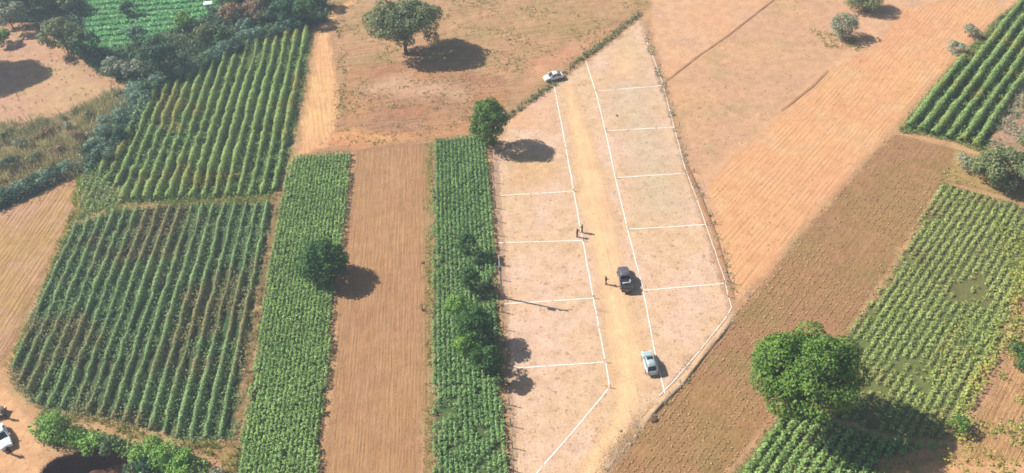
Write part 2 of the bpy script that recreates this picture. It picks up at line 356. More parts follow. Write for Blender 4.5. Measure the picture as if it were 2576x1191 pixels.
sheet('road', [(1420, 240), (1440, 240), (1470, 350), (1500, 500), (1520, 620), (1560, 780), (1592, 900), (1592, 990), (1560, 1070), (1510, 1150), (1460, 1260), (1420, 1260), (1490, 1130), (1540, 1050), (1560, 970), (1555, 890), (1528, 780), (1498, 640), (1478, 500), (1440, 340)], m_trk, amp=.25, fade=1., fine=.7)

m_rut = soil('rut_soil', L(214, 168, 120), L(206, 158, 112), seed=60, bump=.2)
m_rutl = soil('pale_rut_soil', L(246, 212, 168), L(240, 202, 156), seed=61, bump=.12)
def rut(pts, m, w=.32, gap=.8):
    g = G(pts); t = np.linspace(0, 1, 60); cum = np.r_[0, np.cumsum(np.hypot(*np.diff(g, axis=0).T))]; cum /= cum[-1]
    q = np.c_[np.interp(t, cum, g[:, 0]), np.interp(t, cum, g[:, 1])]
    for _ in range(6): q[1:-1] = (q[:-2]+q[1:-1]*2+q[2:])/4
    q += (vnoise(q, .12, 61)-.5)[:, None]*.5; d = np.gradient(q, axis=0); nn = np.c_[-d[:, 1], d[:, 0]]; nn /= np.linalg.norm(nn, axis=1)[:, None]
    for s_ in (-1, 1): sheet('wheel_rut', np.concatenate([q+nn*(s_*gap+w/2), (q+nn*(s_*gap-w/2))[::-1]]), m, ground=True, amp=.05, fade=.22, fine=.4)
rut([(1432, 235), (1462, 340), (1492, 480), (1515, 620), (1550, 780), (1585, 900), (1588, 985), (1550, 1080), (1480, 1200), (1460, 1250)], m_rutl)
rut([(1455, 330), (1486, 500), (1522, 660), (1566, 830), (1596, 930), (1578, 1040), (1520, 1150), (1470, 1250)], m_rut, .25)
rut([(812, 78), (826, 150), (832, 240), (812, 330), (770, 400)], m_rut, .3)
rut([(1400, 225), (1440, 215), (1500, 150), (1590, 62), (1620, 20)], m_rut, .28)
rut([(1660, 60), (1700, 200), (1752, 400), (1800, 500), (1850, 640), (1880, 720)], m_rut, .3)
rut([(2590, 1190), (2420, 1178), (2230, 1200)], m_rut, .3)
# left-hand strips
m_strip = soil('brown_strip_soil', L(182, 138, 98), L(186, 142, 96), seed=30, furrow=(AROW, .45, .02, None), fine=5., bump=.34, third=L(178, 128, 94), streak=AROW, streakc=L(186, 144, 106), spot=L(150, 106, 76), spotamt=.35)
field('ploughed_strip', 'strip', [(890, 378), (1084, 355), (1084, 560), (1064, 1260), (796, 1260), (808, 1191), (838, 860), (845, 730), (872, 560), (887, 400)], m_strip, amp=.2)
sheet('bare_soil_patch', [(895, 385), (1080, 360), (1080, 440), (1070, 560), (950, 540), (880, 560)], soil('pale_strip_soil', L(196, 152, 112), L(190, 144, 100), seed=31, furrow=(AROW, .45, .02, None), streak=AROW), amp=1.5, fade=9.)
m_dryv = soil('dry_grass_soil', L(180, 150, 106), L(164, 136, 88), seed=32, spot=L(140, 116, 70), bump=.3, streak=AROW)
field('verge', 'vg', [(1068, 360), (1090, 356), (1092, 1260), (1062, 1260), (1066, 900), (1066, 600)], m_dryv, amp=.1, fade=.4, fine=.5)
m_cs = soil('crop_soil_dark', L(88, 112, 62), L(96, 108, 64), seed=33)
field('field', 'C', [(735, 395), (885, 383), (880, 440), (870, 560), (842, 730), (836, 860), (826, 960), (800, 1191), (795, 1260), (575, 1260), (595, 1110), (620, 980), (650, 800), (690, 560), (712, 470)], m_cs, amp=.15)
field('field', 'E', [(1088, 352), (1222, 340), (1238, 480), (1250, 640), (1264, 900), (1284, 1191), (1286, 1260), (1086, 1260)], m_cs, amp=.1, fade=.5)
m_rows = soil('row_field_soil', L(78, 104, 62), L(98, 100, 64), seed=34, bump=.4, spot=L(120, 98, 70))
field('field', 'A', [(335, 225), (420, 195), (500, 160), (650, 95), (790, 68), (775, 190), (752, 300), (735, 385), (704, 480), (690, 498), (500, 505), (310, 520), (195, 550), (200, 445), (250, 400), (300, 330)], m_rows)
field('field', 'B', [(195, 548), (310, 525), (500, 512), (690, 505), (680, 580), (655, 720), (630, 860), (612, 980), (595, 1110), (470, 1120), (360, 1085), (220, 1050), (90, 1040), (22, 960), (20, 925), (90, 760), (160, 600)], m_rows)
m_bal = soil('grassy_balk_soil', L(160, 140, 84), L(172, 138, 90), seed=35, bump=.4, spot=L(128, 124, 66))
sheet('headland', [(190, 545), (310, 512), (500, 500), (700, 487), (700, 512), (500, 518), (310, 536), (180, 575)], m_bal, amp=.2, fade=.6, fine=.5)
sheet('headland', [(700, 500), (716, 470), (735, 395), (715, 480), (690, 600), (655, 800), (630, 960), (600, 1100), (590, 1200), (560, 1200), (590, 1080), (612, 960), (636, 800), (672, 600), (688, 510)], soil('balk_soil', L(168, 140, 100), L(150, 128, 84), seed=36, bump=.4), amp=.2, fade=.5, fine=.5)
sheet('headland', [(90, 1040), (220, 1050), (360, 1085), (470, 1120), (600, 1110), (600, 1260), (540, 1150), (330, 1105), (250, 1065), (100, 1075)], m_bal, amp=.3, fade=.8, fine=.6)
m_lt = soil('west_field_soil', L(196, 152, 112), L(188, 150, 96), seed=37, streak=AROW-.15, bump=.4, third=L(200, 156, 128), furrow=(AROW-.12, .8, .04, None))
field('ploughed_field', 'west', [(-40, 530), (80, 480), (192, 440), (192, 540), (160, 600), (92, 750), (22, 920), (-40, 960)], m_lt)
field('yard', 'yard', [(-120, 985), (20, 970), (70, 1035), (100, 1075), (120, 1120), (105, 1190), (90, 1300), (-120, 1300)], soil('yard_soil', L(224, 174, 128), L(214, 160, 118), seed=38, spot=L(180, 132, 100)))
m_clear = soil('clearing_soil', L(206, 156, 128), L(204, 164, 122), seed=39, spot=L(176, 140, 96), third=L(200, 166, 118))
field('clearing', 'clear', [(-60, 100), (20, 60), (75, 65), (130, 110), (190, 150), (255, 195), (330, 215), (200, 275), (100, 310), (-60, 340)], m_clear, amp=.5, fade=2.)
m_under = soil('undergrowth_soil', L(70, 90, 66), L(92, 96, 60), seed=40, spot=L(60, 60, 44))
field('woodland_floor', 'wood', [(-80, -60), (820, -60), (828, 60), (700, 80), (560, 130), (480, 180), (340, 215), (255, 190), (150, 110), (80, 60), (20, 55), (-80, 100)], m_under, amp=.6, fade=1.5)
field('field', 'terr', [(215, -60), (520, -60), (560, 20), (500, 60), (400, 90), (300, 130), (200, 120)], soil('terrace_soil', L(66, 122, 80), L(84, 134, 76), seed=41))
m_wild = soil('wild_grass_soil', L(150, 130, 92), L(128, 120, 80), seed=42, spot=L(96, 90, 60), third=L(172, 146, 102))
field('rough_grass_ground', 'wild', [(-60, 320), (100, 300), (220, 265), (330, 212), (320, 290), (250, 400), (195, 440), (60, 500), (-60, 540)], m_wild, amp=.5, fade=1.5)

# ---------------------------------------------------------------- leaf materials
GC = leafm('bean_leaf', L(84, 112, 52), L(150, 178, 100), dry=L(132, 150, 80), dryamt=.4, seed=1)
GE = leafm('dense_leaf', L(72, 102, 54), L(134, 166, 98), dry=L(108, 136, 70), dryamt=.35, seed=2)
GA = leafm('tall_row_leaf', L(90, 116, 54), L(172, 192, 112), dry=L(186, 172, 92), dryamt=.7, scale=.08, seed=3, thr=(.53, .63))
GB = leafm('row_leaf', L(76, 104, 58), L(158, 182, 118), dry=L(160, 146, 98), dryamt=.85, scale=.06, seed=5, thr=(.47, .58))
GL = leafm('east_leaf', L(108, 124, 64), L(172, 182, 104), dry=L(164, 158, 92), dryamt=.8, seed=6)
GR = leafm('east_row_leaf', L(86, 110, 52), L(158, 180, 108), dry=L(190, 180, 90), dryamt=.5, seed=7)
GY = leafm('yellow_leaf', L(110, 122, 56), L(176, 180, 90), dry=L(200, 170, 90), dryamt=.6, seed=8)
GM = leafm('mango_leaf', L(44, 78, 26), L(128, 158, 64), seed=9)
GD = leafm('dark_leaf', L(34, 66, 30), L(86, 124, 56), seed=10)
GO = leafm('olive_leaf', L(84, 94, 58), L(142, 148, 96), seed=11)
GX = leafm('grey_leaf', L(98, 106, 84), L(168, 170, 138), seed=12)
GBL = leafm('bluish_leaf', L(76, 104, 86), L(146, 172, 140), seed=13)
GT = leafm('forest_leaf', L(26, 56, 46), L(82, 118, 78), dry=L(130, 140, 70), dryamt=.4, seed=14)
GP = leafm('russet_leaf', L(104, 78, 66), L(176, 144, 104), seed=15)
GBR = leafm('bright_leaf', L(66, 104, 38), L(134, 168, 72), seed=16)
STRAW = leafm('straw', L(110, 88, 54), L(196, 162, 112), seed=17, trans=.1)
WEED = leafm('weed_leaf', L(120, 118, 62), L(178, 166, 98), dry=L(190, 160, 100), dryamt=.6, scale=.3, seed=18, trans=.1)
BARK = plain('bark', L(120, 100, 78), .9, .1, scale=3, var=.4)
m_lime = NT('lime_powder', .9, .1)
m_lime.put(m_lime.b.inputs['Base Color'], m_lime.mix(m_lime.ramp(m_lime.noise(2.5, 3), .35, .6), (.84, .76, .64, 1), (.97, .93, .86, 1)))
m_lime = m_lime.m

# ---------------------------------------------------------------- dense crops (nobody could count the plants)
def crop(name, label_mat, poly, ang, sp, along, hgt, lsize, per, width=.22, gap=None, tilt=.9, tb=.5):
    poly = np.asarray(poly); ca, sa = math.cos(ang), math.sin(ang)
    R = np.c_[poly@np.array([ca, sa]), poly@np.array([-sa, ca])]; lo, hi = R.min(0), R.max(0)
    a, b = np.meshgrid(np.arange(lo[0], hi[0], along), np.arange(lo[1]+sp*.4, hi[1], sp)); X = np.c_[a.ravel(), b.ravel()]
    X[:, 0] += (RNG.random(len(X))-.5)*along*.9; X[:, 1] += RNG.normal(size=len(X))*sp*.07
    X = np.c_[X[:, 0]*ca-X[:, 1]*sa, X[:, 0]*sa+X[:, 1]*ca]; X = X[inside(poly, X+np.c_[vnoise(X, .5, 51)-.5, vnoise(X, .5, 52)-.5]*.7+RNG.normal(size=X.shape)*.08)]
    g = vnoise(X, .13, 3)*.5+vnoise(X, .45, 4)*.5
    X = X[RNG.random(len(X)) < (1.0-(g < (gap or 0))*.7-.25*(vnoise(X, 1.1, 15) < .3))]; g = vnoise(X, .2, 6)*.6+vnoise(X, .7, 7)*.4
    C = np.repeat(np.c_[X, np.zeros(len(X))], per, 0); n = len(C); gg = np.repeat(g, per)
    h = hgt*(.8+.3*gg)*(.75+.25*np.repeat(RNG.random(len(X)), per)); u = RNG.random(n)**.6
    C[:, 2] = h*u; a = RNG.random(n)*6.283; r = width*(.35+.9*RNG.random(n))*(1.15-u*.5)
    C[:, 0] += np.cos(a)*r; C[:, 1] += np.sin(a)*r
    N = np.c_[np.cos(a)*.6-.25, np.sin(a)*.6, np.full(n, tilt+.5)]
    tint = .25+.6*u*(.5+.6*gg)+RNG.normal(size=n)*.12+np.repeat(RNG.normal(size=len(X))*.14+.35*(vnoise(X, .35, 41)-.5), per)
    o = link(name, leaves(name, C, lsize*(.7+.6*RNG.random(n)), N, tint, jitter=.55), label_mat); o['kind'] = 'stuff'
    return o
crop('dense_crop', GC, G([(740, 398), (883, 387), (868, 560), (840, 730), (834, 860), (822, 980), (798, 1191), (793, 1240), (592, 1240), (612, 1100), (634, 980), (660, 800), (698, 560), (716, 470)]), AROW, .62, .32, 1.05, .32, 12, width=.27, gap=.2)
crop('dense_crop', GE, G([(1092, 355), (1220, 343), (1234, 480), (1246, 640), (1260, 900), (1280, 1191), (1281, 1250), (1092, 1250), (1090, 700)]), AROW, .7, .36, .95, .33, 12, width=.28, gap=.26)
crop('dense_crop', GL, G([(2366, 460), (2600, 530), (2600, 640), (2545, 760), (2470, 930), (2400, 1110), (2250, 1090), (2100, 1050), (2110, 960), (2140, 830), (2210, 738), (2292, 602)]), BROW, 1.1, .4, .55, .3, 12, width=.36, gap=.36)
crop('dense_crop', GC, G([(1962, 1040), (2060, 1052), (2250, 1105), (2390, 1125), (2215, 1160), (2195, 1260), (1800, 1260)]), BROW, 1.3, .38, .85, .4, 15, width=.5, gap=.15)
crop('yellow_crop', GY, G([(2570, 650), (2620, 700), (2540, 830), (2470, 980), (2420, 1120), (2385, 1105), (2400, 1030), (2470, 900), (2530, 760)]), BROW, .9, .4, 1.0, .36, 9, width=.5, gap=.42)
crop('sparse_crop', GY, G([(2440, 760), (2560, 700), (2480, 900), (2390, 1020), (2300, 990), (2350, 880)]), BROW, 1.15, .6, .5, .32, 6, width=.4, gap=.5)
crop('stubble', STRAW, PL['stub'], BROW, .92, .36, .2, .19, 5, width=.16, gap=.42)
crop('garden_crop', leafm('terrace_leaf', L(70, 134, 74), L(150, 206, 132), seed=19), G([(215, -50), (520, -50), (545, 25), (500, 60), (400, 90), (300, 120), (215, 110)]), math.radians(2), 2.7, .5, .8, .5, 12, width=.8)

# ---------------------------------------------------------------- crop rows one can count
for nm_, P_, m_, d_ in (('undergrowth', PL['A'], GA, 12), ('undergrowth', PL['B'], GB, 12), ('undergrowth', PL['R'], GR, 12)):
    X = scatter(P_, d_); X = X[vnoise(X, .4, 31) > .3]; C = np.repeat(np.c_[X, np.zeros(len(X))], 2, 0); C += RNG.normal(size=C.shape)*.18; C[:, 2] = np.abs(C[:, 2])*1.6+.08
    link(nm_, leaves(nm_, C, .3, up=1.4, tint=.15+.35*RNG.random(len(C))+.2*vnoise(C[:, :2], .5, 33)), m_)['kind'] = 'stuff'
def row_lines(poly, ang, sp, off=0):
    ca, sa = math.cos(ang), math.sin(ang); R = np.c_[poly@np.array([ca, sa]), poly@np.array([-sa, ca])]; out = []
    b = R[:, 1].max()-sp*.5-off
    while b > R[:, 1].min()+.2:
        xs = []
        for i in range(len(R)):
            p, q = R[i], R[(i+1) % len(R)]
            if (p[1] > b) != (q[1] > b): xs.append(p[0]+(q[0]-p[0])*(b-p[1])/(q[1]-p[1]))
        xs.sort()
        if len(xs) >= 2 and xs[-1]-xs[0] > 2: out.append((xs[0], xs[-1], b))
        b -= sp
    return out
def rows(poly, ang, sp, hgt, width, mat, lsize, dens, label, group, gapth=.25):
    ca, sa = math.cos(ang), math.sin(ang)
    for i, (x0, x1, b) in enumerate(row_lines(poly, ang, sp)):
        Ln = x1-x0; n = int(Ln*dens); x = x0+RNG.random(n)*Ln
        wob = (vnoise(np.c_[x, np.full(n, b)], 0.25, 3)-.5)*.28
        W0 = np.c_[x*ca-b*sa, x*sa+b*ca]
        g = vnoise(W0, .11, 8)*.45+vnoise(W0, .6, 9)*.55
        keep = (g > gapth) | (RNG.random(n) < .4); x, wob, g = x[keep], wob[keep], g[keep]; n = len(x)
        t = RNG.random(n)*math.pi; rr = .75+.3*RNG.random(n); clump = .92+.16*vnoise(np.c_[x, np.full(n, b)], 1.6, 12)
        sz = np.clip(.35+g*1.25, .45, 1.2)*clump
        yy = b+wob+np.cos(t)*width*.5*rr*sz; zz_ = np.maximum(.08, np.sin(t)**.7*hgt*rr*sz)
        C = np.c_[x*ca-yy*sa, x*sa+yy*ca, zz_]
        N = np.c_[-np.cos(t)*sa, np.cos(t)*ca, np.sin(t)*.8+.2]
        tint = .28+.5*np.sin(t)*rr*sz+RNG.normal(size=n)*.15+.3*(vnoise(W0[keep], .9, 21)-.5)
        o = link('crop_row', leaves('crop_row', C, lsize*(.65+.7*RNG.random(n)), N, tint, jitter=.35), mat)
        tag(o, label % ORD[i], 'crop row', group)
PA = G([(330, 330), (360, 250), (420, 208), (500, 168), (650, 103), (786, 74), (772, 190), (748, 300), (730, 385), (700, 470), (686, 490), (500, 500), (312, 508), (296, 470), (240, 440), (270, 400)])
rows(PA, AROW, 2.1, 1.25, 1.1, GA, .25, 190, 'tall green crop row, %s from the left in the field beside the sandy track', 'rows of tall crop in the upper field')
PB = G([(180, 572), (310, 530), (500, 520), (686, 512), (676, 600), (652, 740), (626, 880), (606, 1000), (590, 1100), (470, 1110), (360, 1075), (220, 1038), (100, 1020), (40, 950), (36, 915), (100, 770), (165, 620)])
rows(PB, AROW, 1.95, .95, .75, GB, .23, 160, 'bluish green crop row, %s from the left in the big lower left field', 'rows of crop in the lower left field')
PR = G([(2595, -15), (2520, 42), (2455, 120), (2400, 170), (2335, 240), (2268, 318), (2330, 340), (2400, 354), (2470, 378), (2505, 325), (2540, 245), (2630, 130), (2690, -15)])
rows(PR, BROW, 2.3, 1.2, 1.15, GR, .28, 200, 'yellow green crop row, %s from the left in the top right field', 'rows of crop in the top right field')
crop('low_crop', GL, G([(200, 450), (300, 440), (312, 505), (200, 540)]), AROW, 1.2, .5, .7, .35, 7, width=.3)

# ---------------------------------------------------------------- grass and weeds
def weeds(name, poly, dens, h, size, mat, per=5, clump=.45, sc=.25, seed=1, blade=False):
    X = scatter(poly, dens); X = X[~inside(PL['terr'], X)] if name == 'wood_floor_weeds' else X; X = X[(vnoise(X, sc, seed)*.6+vnoise(X, sc*4, seed+1)*.4) > clump]
    C = np.repeat(np.c_[X, np.zeros(len(X))], per, 0); n = len(C); s = np.repeat(.5+RNG.random(len(X)), per)
    C[:, :2] += RNG.normal(size=(n, 2))*(size*.6*s)[:, None]
    if blade: me = blades(name, C, h*s*(.6+.6*RNG.random(n)), size*.45, lean=.4)
    else:
        C[:, 2] = np.abs(RNG.normal(size=n))*h*.5*s; me = leaves(name, C, size*(.6+.6*RNG.random(n)), up=.9)
    o = link(name, me, mat); o['kind'] = 'stuff'; return o
def ribbon(pts, wpx):
    a = np.array(pts, float); d = np.gradient(a, axis=0); nn = np.c_[-d[:, 1], d[:, 0]]; nn /= np.linalg.norm(nn, axis=1)[:, None]
    return G(list(map(tuple, a+nn*wpx))+list(map(tuple, (a-nn*wpx)[::-1])))
weeds('pasture_weeds', PL['north'], 1.4, .35, .32, WEED, 5, .5, .18, 1)
weeds('field_weeds', PL['fallow'], .7, .25, .26, STRAW, 4, .5, .2, 2)
weeds('plot_weeds', PL['plots'], .45, .08, .14, WEED, 5, .5, .22, 3)
weeds('plot_weeds', PL['plots'], .2, .06, .12, STRAW, 3, .45, .5, 28)
weeds('field_weeds', PL['mid'], .25, .2, .25, STRAW, 4, .5, .2, 4)
weeds('corner_weeds', PL['corner'], 3.2, .5, .36, GY, 6, .46, .3, 5)
weeds('corner_weeds', G([(2500, 560), (2620, 600), (2620, 900), (2520, 900), (2560, 760)]), 4, .8, .4, GY, 7, .35, .3, 29)
weeds('rubble_weeds', PL['rub'], 3., .6, .4, GX, 6, .45, .4, 6)
weeds('wild_grass', PL['wild'], 3.5, 1.5, .42, leafm('wild_leaf', L(140, 132, 88), L(216, 200, 152), dry=L(140, 152, 104), dryamt=.8, seed=20), 6, .36, .2, 7, blade=True)
weeds('clearing_grass', PL['clear'], .5, .4, .3, STRAW, 4, .5, .2, 8, blade=True)
weeds('ditch_weeds', ribbon([(1610, 36), (1560, 76), (1500, 122), (1440, 165), (1390, 215), (1330, 258), (1268, 302)], 6), 7, .6, .36, GO, 7, .3, .4, 9)
weeds('verge_grass', ribbon([(1080, 356), (1079, 600), (1078, 900), (1077, 1250)], 8), 6, .35, .3, leafm('pale_grass', L(150, 148, 84), L(206, 200, 128), seed=21), 5, .35, .4, 10, blade=True)
weeds('headland_grass', ribbon([(195, 548), (310, 525), (500, 509), (700, 498)], 9), 6, .5, .34, leafm('headland_leaf', L(126, 134, 66), L(180, 180, 100), seed=22), 6, .4, .3, 11, blade=True)
weeds('headland_grass', ribbon([(22, 930), (60, 850), (110, 735), (160, 600), (192, 520), (196, 445)], 7), 7, .5, .34, leafm('edge_leaf', L(130, 140, 60), L(196, 192, 106), seed=23), 6, .3, .3, 12, blade=True)
weeds('headland_grass', ribbon([(715, 470), (690, 600), (655, 800), (630, 960), (600, 1100), (585, 1220)], 9), 4, .4, .3, STRAW, 5, .5, .3, 13, blade=True)
weeds('headland_grass', G([(90, 1035), (220, 1046), (360, 1082), (470, 1118), (600, 1112), (585, 1240), (540, 1150), (330, 1100), (240, 1062), (100, 1062)]), 6, .5, .34, leafm('south_leaf', L(120, 134, 64), L(180, 182, 98), seed=24), 6, .42, .3, 14, blade=True)
weeds('verge_weeds', ribbon([(1625, 90), (1655, 180), (1690, 290), (1725, 400), (1762, 490), (1795, 570), (1830, 680), (1855, 765)], 7), 4, .4, .3, GX, 6, .5, .5, 15)
weeds('verge_weeds', ribbon([(1850, 790), (1760, 905), (1700, 985), (1640, 1050), (1580, 1120), (1510, 1220)], 12), 3, .35, .3, GX, 5, .5, .5, 16)
weeds('track_weeds', ribbon([(852, 70), (862, 200), (868, 330)], 8), 4, .4, .3, WEED, 5, .45, .4, 17)
weeds('verge_weeds', ribbon([(1228, 352), (1246, 480), (1254, 640), (1268, 840), (1288, 1040), (1292, 1250)], 4), 4, .35, .28, WEED, 5, .5, .5, 18)
weeds('headland_grass', ribbon([(2380, 470), (2290, 602), (2205, 736), (2135, 828)], 6), 4, .4, .3, WEED, 5, .4, .4, 19)
weeds('headland_grass', G([(2395, 372), (2500, 400), (2470, 480), (2362, 455)]), 3, .4, .3, WEED, 5, .5, .4, 20)
weeds('wood_floor_weeds', PL['wood'], 3.2, 1.4, .6, leafm('floor_leaf', L(46, 74, 54), L(96, 122, 78), dry=L(124, 124, 76), seed=45), 7, .3, .15, 21)
weeds('hedge_undergrowth', G([(330, 215), (420, 198), (400, 240), (330, 330), (270, 400), (215, 440), (200, 420), (270, 330), (290, 270)]), 5, 1.3, .5, GBL, 8, .3, .3, 23)
weeds('hedge_undergrowth', ribbon([(330, 235), (420, 202), (500, 168), (580, 130), (660, 95), (785, 58)], 12), 6, 1.3, .45, GBL, 8, .25, .3, 24)
weeds('hedge_undergrowth', ribbon([(190, 425), (130, 455), (60, 490), (-20, 525)], 14), 6, 1.3, .45, GT, 8, .25, .3, 25)
weeds('hedge_undergrowth', G([(95, 1055), (150, 1072), (240, 1090), (330, 1120), (430, 1140), (520, 1165), (560, 1230), (330, 1230), (340, 1165), (240, 1118), (140, 1125), (105, 1100)]), 6, 1.2, .45, GC, 9, .22, .3, 26)
weeds('field_weeds', G([(2030, 70), (2110, 90), (2190, 100), (2170, 130), (2080, 120)]), 4, .5, .35, WEED, 5, .4, .4, 27)
weeds('ploughed_clods', PL['plough'], .5, .12, .2, STRAW, 3, .5, .2, 22)

# ---------------------------------------------------------------- trees
def crown_leaves(rx, ry, rz, zc, nclump, lsize, dens, flat=0., clumpr=.32, hole=.0, seed=0, drop=None):
    rg = np.random.default_rng(seed+100); Cs = []; Ns = []; Ts = []; cl = []
    for k in range(nclump):
        d = rg.normal(size=3); d /= np.linalg.norm(d); d[2] = abs(d[2])*1. if rg.random() < .62+flat*.3 else d[2]
        r = .45+.45*rg.random()**.5; c = d*r*np.array([rx, ry, rz])
        if drop: c[2] *= 1; c[0] += drop[0]*min(0, c[2])/rz*-rx; c[1] += drop[1]*min(0, c[2])/rz*-ry
        cr = clumpr*(rx+ry)*.5*(.65+.7*rg.random()); cl.append((c, cr))
        n = int(4*math.pi*cr*cr*dens); q = rg.normal(size=(n, 3)); q /= np.linalg.norm(q, axis=1)[:, None]
        q[:, 2] = np.where(rg.random(n) < .5, np.abs(q[:, 2]), q[:, 2])
        rad = (.72+.33*rg.random(n))[:, None]; p = c+q*rad*cr*np.array([1, 1, .72])
        Cs.append(p); Ns.append(q*1.+np.array([0, 0, .35])); Ts.append(.32+.4*rg.random()*np.ones(n)*.6+rg.normal(size=n)*.16+q[:, 2]*.12)
    C = np.concatenate(Cs); C[:, 2] += zc; C[:, 2] = np.maximum(C[:, 2], .12)
    keep = rg.random(len(C)) > hole
    return C[keep], np.concatenate(Ns)[keep], np.concatenate(Ts)[keep], cl
def tree(name, label, cat, u, v, zc, rx, ry=None, rz=None, mat=None, n=34, lsize=.4, dens=7, seed=0, group=None, trunk_r=None, off=(0, 0), limbs=7, clumpr=.32, hole=0., bark=None, aspect=.6, pos=None, stems=1, **kw):
    ry = ry or rx; rz = rz or rx*.75; p = pos if pos is not None else P(u, v); rg = random.Random(seed)
    root = empty(name, (p[0], p[1], 0)); tag(root, label, cat, group)
    C, N, T, cl = crown_leaves(rx, ry, rz, zc, n, lsize, dens, seed=seed, clumpr=clumpr, hole=hole, **kw)
    C = C+np.array([off[0], off[1], 0])
    link('crown', leaves('crown', C, lsize*(.65+.7*RNG.random(len(C))), N, T, jitter=.55, aspect=aspect), mat, root)
    bm = bmesh.new(); tr = trunk_r or max(.08, zc*.035); zt = max(zc-rz*.35, .4)
    for s_ in range(stems):
        a = s_*2.4; o = Vector((math.cos(a), math.sin(a), 0))*(tr*1.5 if stems > 1 else 0)
        tube(bm, [o+Vector((0, 0, -.1)), o*1.1+Vector((off[0]*.25+rg.uniform(-.1, .1), off[1]*.25, zt*.5)), o*1.4+Vector((off[0]*.8, off[1]*.8, zt))], [tr*1.3, tr, tr*.7], 8)
    for c, cr in sorted(cl, key=lambda x: -x[1])[:limbs]:
        e = Vector((c[0]+off[0], c[1]+off[1], c[2]+zc)); s0 = Vector((off[0]*.5, off[1]*.5, zt*.72))
        if e.z < .5: continue
        m = s0.lerp(e, .5)+Vector((0, 0, -.06*zc)); tube(bm, [s0, m, e], [tr*.55, tr*.35, tr*.12], 6)
    link('trunk', bm_mesh('trunk', bm), bark or BARK, root, True)
    return root
def shrub(label, u, v, r, h, mat, seed, cat='shrub', group=None, dens=8, lsize=.34, n=10, name='shrub', hole=0.):
    return tree(name, label, cat, u, v, h*.55, r, rz=h*.5, mat=mat, n=n, lsize=lsize, dens=dens, seed=seed, group=group, trunk_r=.06, limbs=4, clumpr=.45, stems=3, hole=hole)

tree('tree', 'broad bright green tree with dense lumpy crown and long dark shadow, lower right', 'tree', 2004, 1050, 8.7, 7.2, 6.6, 5.6, GM, n=95, lsize=.4, dens=8, seed=3, limbs=14, clumpr=.22, trunk_r=.45)
tree('tree', 'umbrella shaped olive green tree beside its oval shadow in the top pasture', 'tree', 1022, 138, 6.2, 8.8, 6.6, 4.8, GO, n=84, lsize=.42, dens=8, seed=4, limbs=12, clumpr=.22, off=(.3, 1.2), trunk_r=.35, flat=1)
tree('tree', 'upright green tree with tapering crown at the top end of the plot fence', 'tree', 1241, 368, 4.7, 3.4, 3.4, 5.2, GM, n=70, lsize=.36, dens=10, seed=5, off=(-.5, .2), limbs=6, drop=(.1, .0))
tree('tree', 'round dark green tree at the left edge of the wide brown strip', 'tree', 826, 700, 3.2, 3.7, 3.6, 3.0, GD, n=44, lsize=.36, dens=11, seed=6, off=(-.2, .2), limbs=5)
tree('tree', 'umbrella tree standing mostly off the left edge of the clearing', 'tree', -100, 176, 10.5, 9.4, 7.0, 2.9, GO, n=70, lsize=.45, dens=9, seed=7, limbs=10, clumpr=.24, trunk_r=.35)
# trees by the fence
for a in ((1178, 648, 2.9, 1.7, GD, 11, 'small dark green tree in the green strip, topmost of the trees by the fence'),
          (1184, 730, 2.7, 1.7, GD, 12, 'small dark tree by the foot of the utility pole'),
          (1158, 808, 3.0, 1.9, GBR, 13, 'yellow green tree in the green strip, left of the big dark one'),
          (1198, 864, 3.8, 2.6, GD, 14, 'biggest dark green tree of those in the green strip'),
          (1176, 905, 3.4, 1.9, GBR, 15, 'light green bush at the foot of the biggest tree by the fence'),
          (1222, 945, 3.4, 2.1, GD, 16, 'dark green tree, lowest of the trees by the fence')):
    tree('tree', a[6], 'tree', a[0], a[1], a[2], a[3], rz=a[2]*.62, mat=a[4], n=34, lsize=.34, dens=11, seed=a[5], limbs=5, group='trees beside the fence')
# top right
shrub('grey green shrub at the end of the furrow line, casting a shadow on tan soil', 2118, 96, 2.6, 5.0, GX, 21, n=22)
shrub('dark olive shrub cut by the top edge right of the grey green one', 2172, 26, 3.4, 4.0, GO, 22, n=22)
shrub('grey shrub beside the uppermost rows of the top right field', 2440, 92, 1.7, 2.2, GX, 23, group='shrubs along the top right field')
shrub('bluish grey shrub halfway down the edge of the top right field', 2402, 132, 1.6, 2.2, GBL, 24, group='shrubs along the top right field')
tree('tree', 'large olive bush at the right edge with a dark shadow below it', 'tree', 2515, 462, 3.2, 5.4, 3.8, 2.5, GO, n=34, lsize=.4, dens=9, seed=25, limbs=8, group=None)
shrub('small grey green bush left of the large olive bush', 2425, 425, 1.7, 2.2, GX, 26)
tree('tree', 'dark green bush cut by the right edge beside the yellow crop', 'tree', 2580, 930, 2.0, 3.0, rz=1.8, mat=GD, n=18, lsize=.36, dens=10, seed=27)
shrub('bright green bush at the lowest tip of the yellow crop', 2408, 1085, 1.4, 2.0, GM, 28)
for i, (u, v, r) in enumerate([(2575, 455, 2.2), (2590, 385, 2.5)]):
    shrub('olive shrub at the right edge %s the large olive bush' % ('just below', 'just above')[i], u, v, r, 2.4, GO, 30+i)
HG = leafm('hedge_leaf', L(84, 122, 48), L(150, 186, 84), seed=44)
